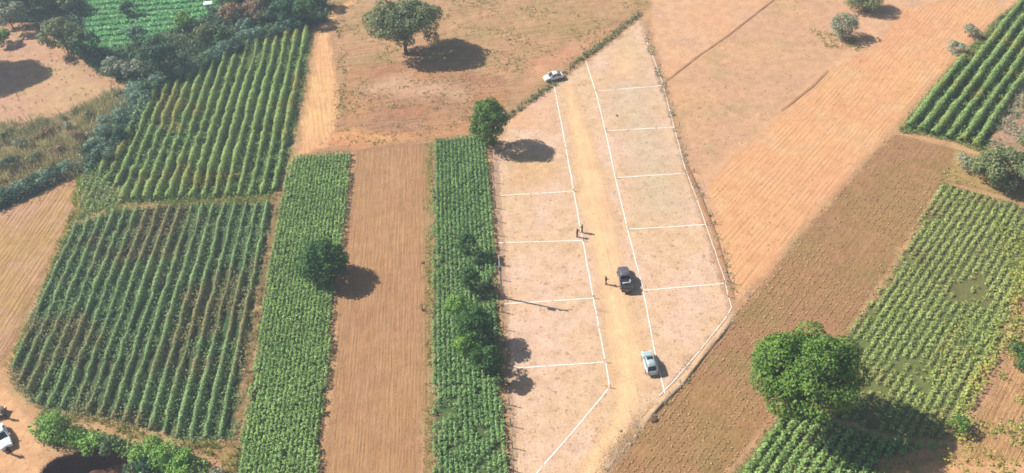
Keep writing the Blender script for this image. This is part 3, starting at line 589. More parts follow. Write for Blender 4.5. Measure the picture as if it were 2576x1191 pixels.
# bottom left hedge
for i, (u, v, r, h, m, t) in enumerate([(135, 1100, 2.4, 2.4, HG, 'light green bush nearest the white car'), (190, 1112, 1.5, 1.6, HG, 'small bush just right of the light green one'), (235, 1125, 1.4, 1.3, HG, 'low green bush above the pit'), (285, 1135, 1.5, 1.4, GT, 'low bluish bush above the right end of the pit'),
        (370, 1150, 2.0, 2.1, HG, 'rounded bright green bush right of the pit'), (425, 1165, 2.1, 2.1, HG, 'bright green bush, middle one of the bushes right of the pit'), (480, 1178, 2.2, 2.0, HG, 'green bush nearest the left end of the dense crop strip'), (350, 1192, 1.9, 1.4, GT, 'low dark green bush at the bottom edge right of the pit'), (545, 1200, 1.2, 1.1, GX, 'small grey bush at the bottom edge by the crop strip'), (440, 1215, 2.2, 1.6, HG, 'green bush cut by the bottom edge')]):
    shrub(t, u, v, r, h, m, 40+i, group='bushes along the pit', dens=10)
# hedge above the upper left field
hed = [(305, 300), (282, 318), (300, 350), (270, 345), (345, 240), (372, 235), (398, 226), (352, 262), (430, 205), (460, 195), (488, 182), (512, 168), (540, 150), (566, 138), (592, 124), (620, 108), (650, 98), (684, 90), (716, 80), (748, 70), (776, 62), (250, 372), (262, 400), (235, 398)]
for i, (u, v) in enumerate(hed):
    shrub('bluish green shrub, %s in the hedge round the upper left field' % ORD[i], u, v, 1.7+.7*((i*37) % 10)/10, 1.7+1.1*((i*53) % 10)/10, [GBL, GBL, GT][i % 3], 60+i, group='shrubs of the hedge round the upper left field')
for i, (u, v) in enumerate([(170, 430), (140, 446), (112, 460), (82, 474), (54, 488), (25, 502), (-5, 518)]):
    shrub('dense green shrub, %s from the right in the hedge above the left ploughed field' % ORD[i], u, v, 1.9, 1.7, [GBL, GT][i % 2], 90+i, group='shrubs of the hedge above the left ploughed field')
for i, (u, v, r, h, m) in enumerate([(180, 325, 1.2, 1.6, GX), (120, 345, 1.4, 1.5, GP), (225, 300, 1.2, 1.7, GO), (60, 370, 1.6, 1.8, GX), (150, 385, 1.5, 1.4, GP), (90, 410, 1.4, 1.6, GO), (30, 425, 2.2, 2.2, GT), (200, 350, 1.3, 1.6, GP), (240, 345, 1.2, 1.8, GX), (20, 350, 1.2, 1.6, GO), (115, 315, 1.0, 1.2, GO)]):
    shrub('scrubby bush in the wild grass, %s of those on the left below the clearing' % ORD[i], u, v, r, h, m, 100+i, group='scrub in the wild grass')
# wood at the top left
wood = [(35, 75, 6.5, 4.0, GX, 'pale green tree at the top left corner'), (80, 30, 8, 4.6, GT, 'tall dark green tree next to the top left corner tree'), (172, 132, 7.5, 4.4, GO, 'olive topped tree at the right edge of the clearing'), (228, 150, 6.5, 3.2, GT, 'dark tree shading the terraced garden'), (135, 20, 8, 3.5, GBR, 'narrow light green tree between two dark ones at the top'),
        (405, 180, 7.0, 4.4, GT, 'big dark green tree in the middle of the wood above the rows'), (345, 195, 3.6, 2.6, GX, 'grey leafless looking bush left of the big dark tree'), (298, 190, 3.4, 2.8, GX, 'greyish bush at the tip of the clearing'), (350, 110, 4.0, 2.2, GBL, 'bluish small tree between the garden and the big tree'),
        (520, 112, 4.2, 2.4, GO, 'olive bush beyond the shadow of the big dark tree'), (470, 72, 3.5, 2.6, GBR, 'yellow green bush at the right end of the garden'), (590, 62, 4.6, 3.0, GP, 'russet tree at the right of the white hut'), (640, 55, 4.6, 3.0, GP, 'purplish brown tree beside the russet one'), (670, 20, 5.5, 3.2, GO, 'olive tree at the top edge above the brown ones'),
        (715, 65, 5.2, 3.4, GT, 'green tree above the right part of the rows'), (770, 60, 5.5, 3.0, GD, 'dark green tree by the top of the sandy track'), (740, 12, 6.0, 3.8, GT, 'green tree at the top edge near the sandy track'), (800, 20, 5.0, 2.6, GBL, 'bluish tree at the top edge nearest the sandy track'), (590, 5, 5.0, 3.0, GO, 'pale olive tree at the top edge by the white hut'),
        (560, 115, 3.0, 2.2, GD, 'low dark bush in the shadow above the rows'), (620, 85, 3.0, 2.2, GBL, 'bluish bush below the purplish tree'), (-10, 20, 6.0, 4.0, GBL, 'bluish tree cut by the left edge at the top'), (185, 28, 5.0, 2.8, GO, 'olive tree left of the bright garden'), (10, 112, 3.2, 2.4, GBR, 'light bush at the left edge above the clearing'), (330, 40, 3.0, 2.2, GT, 'small dark tree inside the terraced garden')]
for i, (u, v, zc, r, m, t) in enumerate(wood):
    tree('tree', t, 'tree', u, v, zc*.6, r, rz=zc*.45, mat=m, n=24, lsize=.48, dens=6, seed=120+i, limbs=6, group='trees of the wood at the top left', hole=.35 if 'leafless' in t else 0)

# ---------------------------------------------------------------- white lime lines and stakes
def gline(name, pts, wd=.13, z=.42):
    g = G(pts); V = []; Fs = []
    den = []
    for a, b in zip(g, g[1:]):
        k = max(1, int(np.hypot(*(b-a))/.4))
        for q in range(k): den.append(a+(b-a)*q/k)
    den.append(g[-1]); den = np.array(den); den += (vnoise(den, .7, 3)-.5)[:, None]*.08
    d = np.gradient(den, axis=0); nn = np.c_[-d[:, 1], d[:, 0]]; nn /= np.linalg.norm(nn, axis=1)[:, None]
    ww = wd*(.75+.5*vnoise(den, 2.1, 6))[:, None]*.5; zt = z
    A, B = den+nn*ww, den-nn*ww
    n = len(den)
    V = np.concatenate([np.c_[A, np.full(n, zt)], np.c_[B, np.full(n, zt)]])
    for i in range(n-1):
        if vnoise(den[i:i+1], 1.7, 8)[0] > .13: Fs.append((i, i+1, n+i+1, n+i))
    me = bpy.data.meshes.new(name); me.from_pydata(V.tolist(), [], Fs); me.update()
    for p in me.polygons:
        if p.normal.z < 0: p.flip()
    o = link(name, me, m_lime); o['kind'] = 'structure'
ZL = max(l for q, l in LEVELS)*.005+.006
print('LEVELS', ZL)
gline('lime_line', [(1350, 1191+45), (1350, 1191), (1440, 1088), (1530, 980)], z=ZL)
gline('lime_line', [(1534, 976), (1522, 905), (1494, 758), (1466, 606), (1443, 482), (1416, 330), (1393, 214)], z=ZL)
gline('lime_line', [(1672, 990), (1650, 900), (1618, 730), (1578, 576), (1548, 448), (1523, 330), (1498, 230), (1473, 152)], z=ZL)
gline('lime_line', [(1832, 745), (1822, 700), (1784, 590), (1752, 500), (1722, 420), (1695, 318), (1668, 215), (1645, 150), (1622, 92)], wd=.085, z=ZL)
gline('lime_line', [(1832, 745), (1840, 775), (1826, 800), (1752, 893), (1692, 963), (1658, 996)], wd=.09, z=ZL+.005)
LEFT = [((1258, 493), (1443, 482)), ((1254, 612), (1466, 606)), ((1268, 766), (1494, 751)), ((1282, 928), (1522, 912))]
RIGHT = [((1499, 231), (1668, 216)), ((1524, 330), (1697, 321)), ((1549, 448), (1725, 437)), ((1579, 578), (1777, 566)), ((1616, 732), (1822, 714))]
for a, b in LEFT+RIGHT: gline('lime_line', [a, b], z=ZL+.005)
m_wood = plain('stake_wood', L(150, 116, 80), .8, .1)
m_post = plain('post_wood', L(128, 112, 92), .85, .1, var=.3)
stk = [(b, 'short wooden stake, right end of the %s cross line from the top, left plots' % ORD[i]) for i, (a, b) in enumerate(LEFT)]
stk += [(a, 'short wooden stake, left end of the %s cross line from the top, right plots' % ORD[i]) for i, (a, b) in enumerate(RIGHT)]
stk += [(b, 'short wooden stake, right end of the %s cross line from the top, right plots' % ORD[i]) for i, (a, b) in enumerate(RIGHT)]
stk += [((1534, 976), 'short wooden stake where the white line bends at the bottom of the left plots'), ((1473, 152), 'short wooden stake at the topmost corner of the white lines'), ((1832, 748), 'short wooden stake at the right hand tip of the plots'), ((1424, 396), 'short wooden stake on the left white line beside the oval tree shadow')]
sb = bmesh.new(); box(sb, Vector((0, 0, .3)), (.09, .09, .8), bev=.01); smesh = bm_mesh('survey_stake', sb); smesh.materials.append(m_wood)
pb = bmesh.new(); box(pb, Vector((0, 0, .72)), (.1, .1, .06)); pmesh = bm_mesh('cap', pb); pmesh.materials.append(plain('stake_paint', L(226, 120, 96), .6))
for (u, v), t in stk:
    p = P(u, v); r = empty('survey_stake', (p[0], p[1], 0), random.random()); tag(r, t, 'stake', 'stakes at the corners of the plots')
    for me, nm in ((smesh, 'post'), (pmesh, 'cap')):
        o = bpy.data.objects.new(nm, me); COL.objects.link(o); o.parent = r

# ---------------------------------------------------------------- fences
def fence(label, pts, sp, hgt, wires=3, pr=.07):
    g = G(pts); p0 = g[0]; root = empty('fence', (p0[0], p0[1], 0)); tag(root, label, 'fence')
    seg = np.hypot(*(np.diff(g, axis=0).T)); cum = np.r_[0, np.cumsum(seg)]; n = int(cum[-1]/sp)+1; tops = []
    bm = bmesh.new(); tube(bm, [(0, 0, -.3), (0, 0, hgt*.5), (0, 0, hgt)], [pr*1.1, pr, pr*.9], 7); pm = bm_mesh('post', bm); pm.materials.append(m_post)
    for i in range(n):
        d = i*sp; x = np.interp(d, cum, g[:, 0]); y = np.interp(d, cum, g[:, 1])
        o = bpy.data.objects.new('post', pm); COL.objects.link(o); o.parent = root; o.location = (x-p0[0], y-p0[1], 0); o.rotation_euler = (random.uniform(-.04, .04), random.uniform(-.04, .04), 0); tops.append((x-p0[0], y-p0[1]))
    for k in range(wires):
        bm = bmesh.new(); z = hgt*(k+1)/(wires+.3); q = []
        for a, b in zip(tops, tops[1:]): q += [(a[0], a[1], z), ((a[0]+b[0])/2, (a[1]+b[1])/2, z-.04)]
        q.append((*tops[-1], z)); tube(bm, q, .008, 4); link('wire', bm_mesh('wire', bm), plain('fence_wire', L(150, 150, 145), .5), root)
fence('wire fence on wooden posts between the green strip and the left plots', [(1238, 372), (1246, 500), (1254, 640), (1264, 800), (1274, 930), (1288, 1110), (1294, 1240)], 3.5, 1.6)
fence('low wire fence on thin stakes along the right side of the plots', [(1632, 85), (1660, 170), (1700, 290), (1733, 400), (1765, 485), (1800, 570), (1838, 690), (1862, 765)], 7, 1.0, 2, .05)
fence('old post fence in the weedy line above the left plots', [(1270, 300), (1330, 252), (1400, 200), (1500, 120), (1610, 34)], 5.5, 1.1, 2, .06)

# ---------------------------------------------------------------- utility poles and wires
m_conc = plain('pole_concrete', L(206, 200, 188), .85, .1, scale=2); m_dark = plain('dark_metal', (.05, .05, .055, 1), .5); m_cer = plain('insulator_ceramic', L(150, 120, 100), .3)
def pole(u, v, label, pos=None):
    p = pos if pos is not None else P(u, v); r = empty('utility_pole', (p[0], p[1], 0), AROW); tag(r, label, 'utility pole')
    bm = bmesh.new(); tube(bm, [(0, 0, -.3), (0, 0, 4.5), (0, 0, 9)], [.17, .14, .1], 10); link('shaft', bm_mesh('shaft', bm), m_conc, r, True)
    bm = bmesh.new(); box(bm, Vector((.12, 0, 8.6)), (.1, 1.9, .12), bev=.01); ca = link('crossarm', bm_mesh('crossarm', bm), m_wood, r)
    for y in (-.85, 0, .85):
        bm = bmesh.new(); tube(bm, [(.12, y, 8.66), (.12, y, 8.75), (.12, y, 8.84)], [.05, .07, .04], 8); link('insulator', bm_mesh('insulator', bm), m_cer, ca)
    bm = bmesh.new(); tube(bm, [(-.34, 0, 6.3), (-.34, 0, 6.35), (-.34, 0, 7.1), (-.34, 0, 7.15)], [.2, .26, .26, .2], 12); box(bm, Vector((-.16, 0, 6.7)), (.2, .1, .3)); link('transformer', bm_mesh('transformer', bm), plain('transformer_paint', L(120, 122, 120), .5), r)
    return p
p1 = pole(1264, 750, 'pale concrete utility pole by the fence, casting a long thin shadow')
# ---------------------------------------------------------------- soil bank along the lower right side of the plots
def bank(pts, hgt, wid, mat, name='soil_bank'):
    g = G(pts); den = []
    for a, b in zip(g, g[1:]):
        k = max(1, int(np.hypot(*(b-a))/.5))
        for q in range(k): den.append(a+(b-a)*q/k)
    den = np.array(den); d = np.gradient(den, axis=0); nn = np.c_[-d[:, 1], d[:, 0]]; nn /= np.linalg.norm(nn, axis=1)[:, None]; n = len(den)
    offs = [(-1.15, -.05), (-.75, .3), (-.35, .8), (0, 1), (.3, .9), (.5, .5), (.68, -.05)]; V = []
    end = np.minimum(1, np.minimum(np.arange(n), n-1-np.arange(n))/6)
    for j, (o, z) in enumerate(offs):
        hz = hgt*(.6+.8*vnoise(den, .5, 2+j*.1))*end*z; V.append(np.c_[den+nn*(o*wid*(.8+.4*vnoise(den, .8, j)))[:, None], hz+.01])
    V = np.concatenate(V); k = len(offs); Fs = [(j*n+i, j*n+i+1, (j+1)*n+i+1, (j+1)*n+i) for j in range(k-1) for i in range(n-1)]
    me = bpy.data.meshes.new(name); me.from_pydata(V.tolist(), [], Fs); me.update()
    for p in me.polygons:
        if p.normal.z < 0: p.flip()
    o = link(name, me, mat, None, True); o['kind'] = 'structure'
mb = soil('bank_soil', L(206, 172, 138), L(186, 152, 118), seed=50, soft=False, bump=.3)
bank([(1852, 788), (1820, 832), (1765, 900), (1715, 965), (1668, 1012), (1640, 1042), (1600, 1090)], .26, .6, mb)
mb2 = soil('ridge_soil', L(190, 146, 108), L(170, 128, 96), seed=51, soft=False, bump=.3)
bank([(812, 374), (900, 378), (1000, 362), (1084, 352)], .1, .3, mb2)
bank([(1962, 284), (2040, 222), (2085, 178)][::-1], .1, .4, mb2)
bank([(1668, 212), (1760, 140), (1830, 92), (1960, -10)][::-1], .09, .35, mb2)
bank([(1728, 415), (1765, 500), (1800, 590), (1850, 762)], .1, .4, mb2)

# ---------------------------------------------------------------- stones and clods
rm = plain('stone', L(200, 172, 150), .9, .1, scale=3, var=.3)
def rock(label, u, v, s, seed, mat=rm):
    bm = bmesh.new(); bmesh.ops.create_icosphere(bm, subdivisions=2, radius=1); rg = random.Random(seed)
    ax = [Vector((rg.gauss(0, 1), rg.gauss(0, 1), rg.gauss(0, 1))).normalized() for _ in range(7)]
    for vv in bm.verts:
        k = 1
        for a in ax:
            dd = vv.co.dot(a)
            if dd > .62: vv.co -= a*(dd-.62)
        vv.co = Vector((vv.co.x*s*1.3, vv.co.y*s, max(vv.co.z, -.3)*s*.7))
    o = link('rock', bm_mesh('rock', bm), mat); p = P(u, v); o.location = (p[0], p[1], .05); o.rotation_euler.z = rg.random()*6
    tag(o, label, 'rock', 'rocks and clods')
rk = [(1645, 1055, .55, 'large dark clod at the lower end of the soil bank'), (1600, 1100, .3, 'pale stone on the rubbly verge right of the road end'), (1585, 1120, .28, 'stone beside the road end near the bottom edge'), (1560, 1085, .22, 'small stone at the right edge of the road'), (1552, 292, .3, 'dark clod in the second right plot from the top'), (1064, 662, .3, 'dark stump on the grass verge left of the second green strip')]
for i, a in enumerate(rk): rock(a[3], a[0], a[1], a[2], 200+i, [rm, plain('clod', L(120, 92, 74), .95)][i in (0, 4, 5)])
shrub('pale dry bush on the grass verge at the side of the brown strip', 1063, 782, .5, 1.6, STRAW, 210, lsize=.25)

# ---------------------------------------------------------------- white hut far top left
hp = P(528, 26); hr = empty('hut', (hp[0], hp[1], 0), .1); tag(hr, 'tiny white hut with flat roof among the trees at the top left', 'hut')
bm = bmesh.new(); box(bm, Vector((0, 0, .9)), (1.7, 1.3, 1.8)); link('wall', bm_mesh('wall', bm), plain('whitewash', (.78, .77, .74, 1), .8), hr)
bm = bmesh.new(); box(bm, Vector((0, 0, 1.86)), (2.0, 1.6, .1), bev=.02); link('roof', bm_mesh('roof', bm), plain('white_roof', (.85, .85, .83, 1), .6), hr)
bm = bmesh.new(); box(bm, Vector((0, -.66, .75)), (.6, .04, 1.5)); link('door', bm_mesh('door', bm), plain('grey_door', (.2, .2, .2, 1), .6), hr)
# heap of pale soil in the pit
bm = bmesh.new(); bmesh.ops.create_icosphere(bm, subdivisions=3, radius=1)
for vv in bm.verts: vv.co = Vector((vv.co.x*1.7*(1+.15*math.sin(5*vv.co.y)), vv.co.y*1.1, max(vv.co.z, -.2)*.8*(1+.2*math.sin(7*vv.co.x))))
hpile = link('soil_heap', bm_mesh('soil_heap', bm), soil('heap_soil', L(222, 190, 150), L(206, 170, 130), seed=52, soft=False), None, True)
hpile.location = (PITC[0]+1.6, PITC[1]-1.6, -2.5); tag(hpile, 'pale heap of soil lying in the dark pit at the bottom left', 'soil heap')

# ---------------------------------------------------------------- vehicles
m_tyre = plain('tyre_rubber', (.03, .03, .03, 1), .85); m_rim = plain('rim_metal', (.5, .5, .52, 1), .35, metal=.8)
m_glass = plain('window_glass', (.02, .035, .035, 1), .08, .8, var=.1); m_lamp = plain('lamp_glass', (.8, .8, .78, 1), .15, .6); m_red = plain('tail_lamp', (.45, .02, .02, 1), .25, .6)
m_trim = plain('black_trim', (.035, .035, .038, 1), .6); m_plate = plain('plate', (.6, .6, .6, 1), .5)
def loft(st, nm, mat, parent):
    "st: list of stations, each a list of (x,y,z) half-section from bottom centre to top centre, mirrored in y"
    bm = bmesh.new(); rings = []
    for s in st:
        full = list(s)+[(x, -y, z) for x, y, z in reversed(s) if abs(y) > 1e-6]
        rings.append([bm.verts.new(q) for q in full])
    k = len(rings[0])
    for a, b in zip(rings, rings[1:]):
        for i in range(k): bm.faces.new((a[i], a[(i+1) % k], b[(i+1) % k], b[i]))
    bm.faces.new(rings[0]); bm.faces.new(rings[-1][::-1])
    return link(nm, bm_mesh(nm, bm), mat, parent, False)
def sec(x, hw, z0, z1, r=.12, crown=.03):
    return [(x, 0, z0), (x, hw*.8, z0), (x, hw*.97, z0+r), (x, hw, (z0+z1)*.5), (x, hw*.98, z1-r*.9), (x, hw*.88, z1-.02), (x, hw*.5, z1+crown*.7), (x, 0, z1+crown)]
def car(name, label, cat, loc, head, paint, Ln, Wd, style, roofh=1.48):
    r = empty(name, (loc[0], loc[1], .38), head); tag(r, label, cat)
    h = Ln/2; hw = Wd/2; gz = .28
    if style == 'pickup':
        body = [(-h, .92, .45, .95), (-h+.12, .98, .4, 1.02), (-.55, 1, .3, 1.05), (.3, 1, .3, 1.05), (1.2, .99, .3, 1.06), (h-.45, .96, .32, 1.0), (h-.1, .88, .4, .9), (h, .8, .45, .78)]
        cab = [(-.62, .80), (-.42, .74), (.75, .74), (1.35, .86)]; cabz = [1.04, 1.72, 1.74, 1.04]; axle = (h-.95, -h+1.15); wr = .39
    elif style == 'hatch':
        body = [(-h, .86, .4, .8), (-h+.1, .95, .3, .95), (-1.2, 1, .22, .98), (0, 1, .22, .97), (1.0, .99, .22, .96), (h-.45, .95, .25, .88), (h-.1, .86, .3, .74), (h, .76, .4, .62)]
        cab = [(-h+.15, .78), (-h+.55, .70), (.25, .70), (1.0, .84)]; cabz = [.97, roofh, roofh+.02, .95]; axle = (h-.85, -h+.75); wr = .33
    else:
        body = [(-h, .86, .4, .82), (-h+.1, .94, .3, .95), (-1.3, .99, .22, .97), (0, 1, .22, .96), (1.0, .99, .22, .95), (h-.45, .95, .25, .87), (h-.1, .86, .3, .74), (h, .76, .4, .62)]
        cab = [(-1.65, .80), (-1.0, .70), (.15, .70), (.95, .84)]; cabz = [.97, roofh, roofh+.01, .95]; axle = (h-.85, -h+.85); wr = .33
    B = loft([sec(x, hw*k, a, b) for x, k, a, b in body], 'body', paint, r)
    def cs(x, w_, z, zb): return [(x, 0, zb), (x, w_*hw*1.08, zb), (x, w_*hw, z-.05), (x, w_*hw*.9, z), (x, 0, z+.02)]
    zb = cabz[0]-.06
    xs = [cab[0], cab[1], cab[2], cab[3]]
    G_ = loft([cs(xs[0][0], xs[0][1], cabz[0], zb), cs(xs[1][0], xs[1][1], cabz[1], zb), cs(xs[2][0], xs[2][1], cabz[2], zb), cs(xs[3][0], xs[3][1], cabz[3], zb)], 'window_band', m_glass, r)
    # roof skin and pillars
    bm = bmesh.new(); x0, x1 = xs[1][0]-.04, xs[2][0]+.04; wv = xs[1][1]*hw
    for z_, in ((0,),):
        rr = []
        for x, zc_ in ((x0, cabz[1]), ((x0+x1)/2, (cabz[1]+cabz[2])/2+.035), (x1, cabz[2])):
            rr.append([bm.verts.new((x, y*wv, zc_+dz)) for y, dz in ((-1.03, -.06), (-.9, .02), (-.4, .045), (.4, .045), (.9, .02), (1.03, -.06))])
        for a, b in zip(rr, rr[1:]):
            for i in range(5): bm.faces.new((a[i], a[i+1], b[i+1], b[i]))
    rf = bm_mesh('roof', bm); RF = link('roof', rf, paint, r, True); sol = RF.modifiers.new('thick', 'SOLIDIFY'); sol.thickness = .025
    for sy in (-1, 1):
        for (xa, wa, za), (xb, wb, zb_) in (((xs[0][0], xs[0][1]*1.05, cabz[0]), (xs[1][0], xs[1][1]*1.02, cabz[1]-.03)), ((xs[3][0], xs[3][1]*1.05, cabz[3]), (xs[2][0], xs[2][1]*1.02, cabz[2]-.03)), (((xs[1][0]+xs[2][0])/2, xs[1][1]*1.08, cabz[0]), ((xs[1][0]+xs[2][0])/2, xs[1][1]*1.02, cabz[1]-.03))):
            bm = bmesh.new(); tube(bm, [(xa, sy*wa*hw, za), (xb, sy*wb*hw, zb_)], .045, 6); link('pillar', bm_mesh('pillar', bm), paint, r)
    wh = bmesh.new(); tube(wh, [(0, -.11, 0), (0, -.09, 0), (0, .09, 0), (0, .11, 0)], [wr*.86, wr, wr, wr*.86], 20); wm = bm_mesh('tyre', wh); wm.materials.append(m_tyre)
    rmh = bmesh.new(); tube(rmh, [(0, -.12, 0), (0, .12, 0)], wr*.58, 14); rmm = bm_mesh('rim', rmh); rmm.materials.append(m_rim)
    for ax in axle:
        for sy in (-1, 1):
            wo = bpy.data.objects.new('wheel', wm); COL.objects.link(wo); wo.parent = r; wo.location = (ax, sy*(hw-.08), wr)
            ro = bpy.data.objects.new('rim', rmm); COL.objects.link(ro); ro.parent = wo
    for nm, x, m in (('headlight', h-.1, m_lamp), ('tail_light', -h+.03, m_red)):
        for sy in (-1, 1):
            bm = bmesh.new(); box(bm, Vector((x, sy*hw*.68, .68 if m == m_lamp else .8)), (.2 if m == m_lamp else .1, .36, .15), bev=.03); link(nm, bm_mesh(nm, bm), m, r)
    for nm, x in (('front_bumper', h), ('rear_bumper', -h)):
        bm = bmesh.new(); box(bm, Vector((x, 0, .45)), (.16, Wd*.86, .2), bev=.05); link(nm, bm_mesh(nm, bm), m_trim if style == 'pickup' else paint, r)
    for sy in (-1, 1):
        bm = bmesh.new(); box(bm, Vector((xs[3][0]-.25, sy*(hw+.11), 1.08)), (.12, .22, .16), bev=.03); link('mirror', bm_mesh('mirror', bm), m_trim if style == 'pickup' else paint, r)
    bm = bmesh.new(); box(bm, Vector((-h-.085, 0, .62)), (.02, .42, .13)); link('number_plate', bm_mesh('number_plate', bm), m_plate, r)
    if style == 'pickup':      # open bed: walls, dark floor, tailgate
        bm = bmesh.new()
        for sy in (-1, 1): box(bm, Vector((-h/2-.36, sy*(hw-.07), 1.13)), (h-.72, .09, .26), bev=.02)
        box(bm, Vector((-.70, 0, 1.13)), (.07, Wd-.3, .26))
        link('bed_wall', bm_mesh('bed_wall', bm), paint, r)
        bm = bmesh.new(); box(bm, Vector((-h/2-.36, 0, 1.085)), (h-.85, Wd-.28, .03)); link('bed_floor', bm_mesh('bed_floor', bm), m_trim, r)
        bm = bmesh.new(); box(bm, Vector((-h+.02, 0, 1.12)), (.08, Wd-.34, .28), bev=.02); link('tailgate', bm_mesh('tailgate', bm), plain('tailgate_paint', (.05, .045, .045, 1), .5), r)
    elif style == 'hatch':
        bm = bmesh.new(); box(bm, Vector((-.05, 0, roofh+.075)), (.62, Wd*.52, .012), bev=.004); link('sunroof', bm_mesh('sunroof', bm), m_glass, r)
    r.location.z = ZL; return r
def heading(a, b):
    d = P(*b)-P(*a); return math.atan2(d[1], d[0])
car('pickup_truck', 'dark grey pickup truck with open bed standing on the dirt road', 'pickup', P(1571, 710), heading((1588, 760), (1568, 660)), plain('dark_grey_paint', L(118, 110, 118), .35, .5, .2, coat=.4), 5.1, 1.85, 'pickup')
car('parked_car', 'silver hatchback with sunroof at the right edge of the road below the pickup', 'car', P(1633, 920), heading((1646, 960), (1622, 880)), plain('silver_paint', (.50, .60, .57, 1), .3, .6, .25, coat=.5), 4.1, 1.68, 'hatch', 1.55)
car('parked_car', 'white sedan parked by the weedy fence line at the top of the plots', 'car', P(1392, 200), heading((1420, 194), (1365, 206)), plain('white_paint', (.9, .88, .87, 1), .3, .5, coat=.5), 3.9, 1.72, 'sedan')
car('parked_car', 'bright white car with dark windscreen cut by the left edge near the bottom', 'car', P(10, 1106), heading((4, 1085), (20, 1120)), plain('bright_white_paint', (.92, .92, .9, 1), .3, .5, coat=.5), 4.5, 1.8, 'sedan')
car('parked_car', 'brown car almost wholly beyond the left edge above the white car', 'car', P(-22, 1044), heading((-50, 1040), (10, 1036)), plain('brown_paint', L(150, 126, 100), .4, .4), 4.2, 1.7, 'sedan')
pk = [o for o in bpy.data.objects if o.name.startswith('pickup_truck')][0]
bm = bmesh.new(); tube(bm, [(-1.75, .6, 1.5), (-1.7, -.3, 1.52), (-1.72, -.58, 1.52), (-1.25, -.62, 1.54), (-1.15, -.64, 1.54)], .075, 8)
fr = link('bent_pipe', bm_mesh('bent_pipe', bm), plain('pale_plastic', (.62, .62, .58, 1), .5), None, True); fr.location = pk.location; fr.rotation_euler = pk.rotation_euler; tag(fr, 'pale bent pipe lying across the bed of the pickup truck', 'pipe')
bm = bmesh.new(); box(bm, Vector((-1.3, .25, 1.27)), (.6, .5, .3), bev=.05); cr_ = link('crate', bm_mesh('crate', bm), plain('black_crate', (.03, .03, .03, 1), .6)); cr_.location = pk.location; cr_.rotation_euler = pk.rotation_euler; tag(cr_, 'black crate in the bed of the pickup truck behind the cab', 'crate')

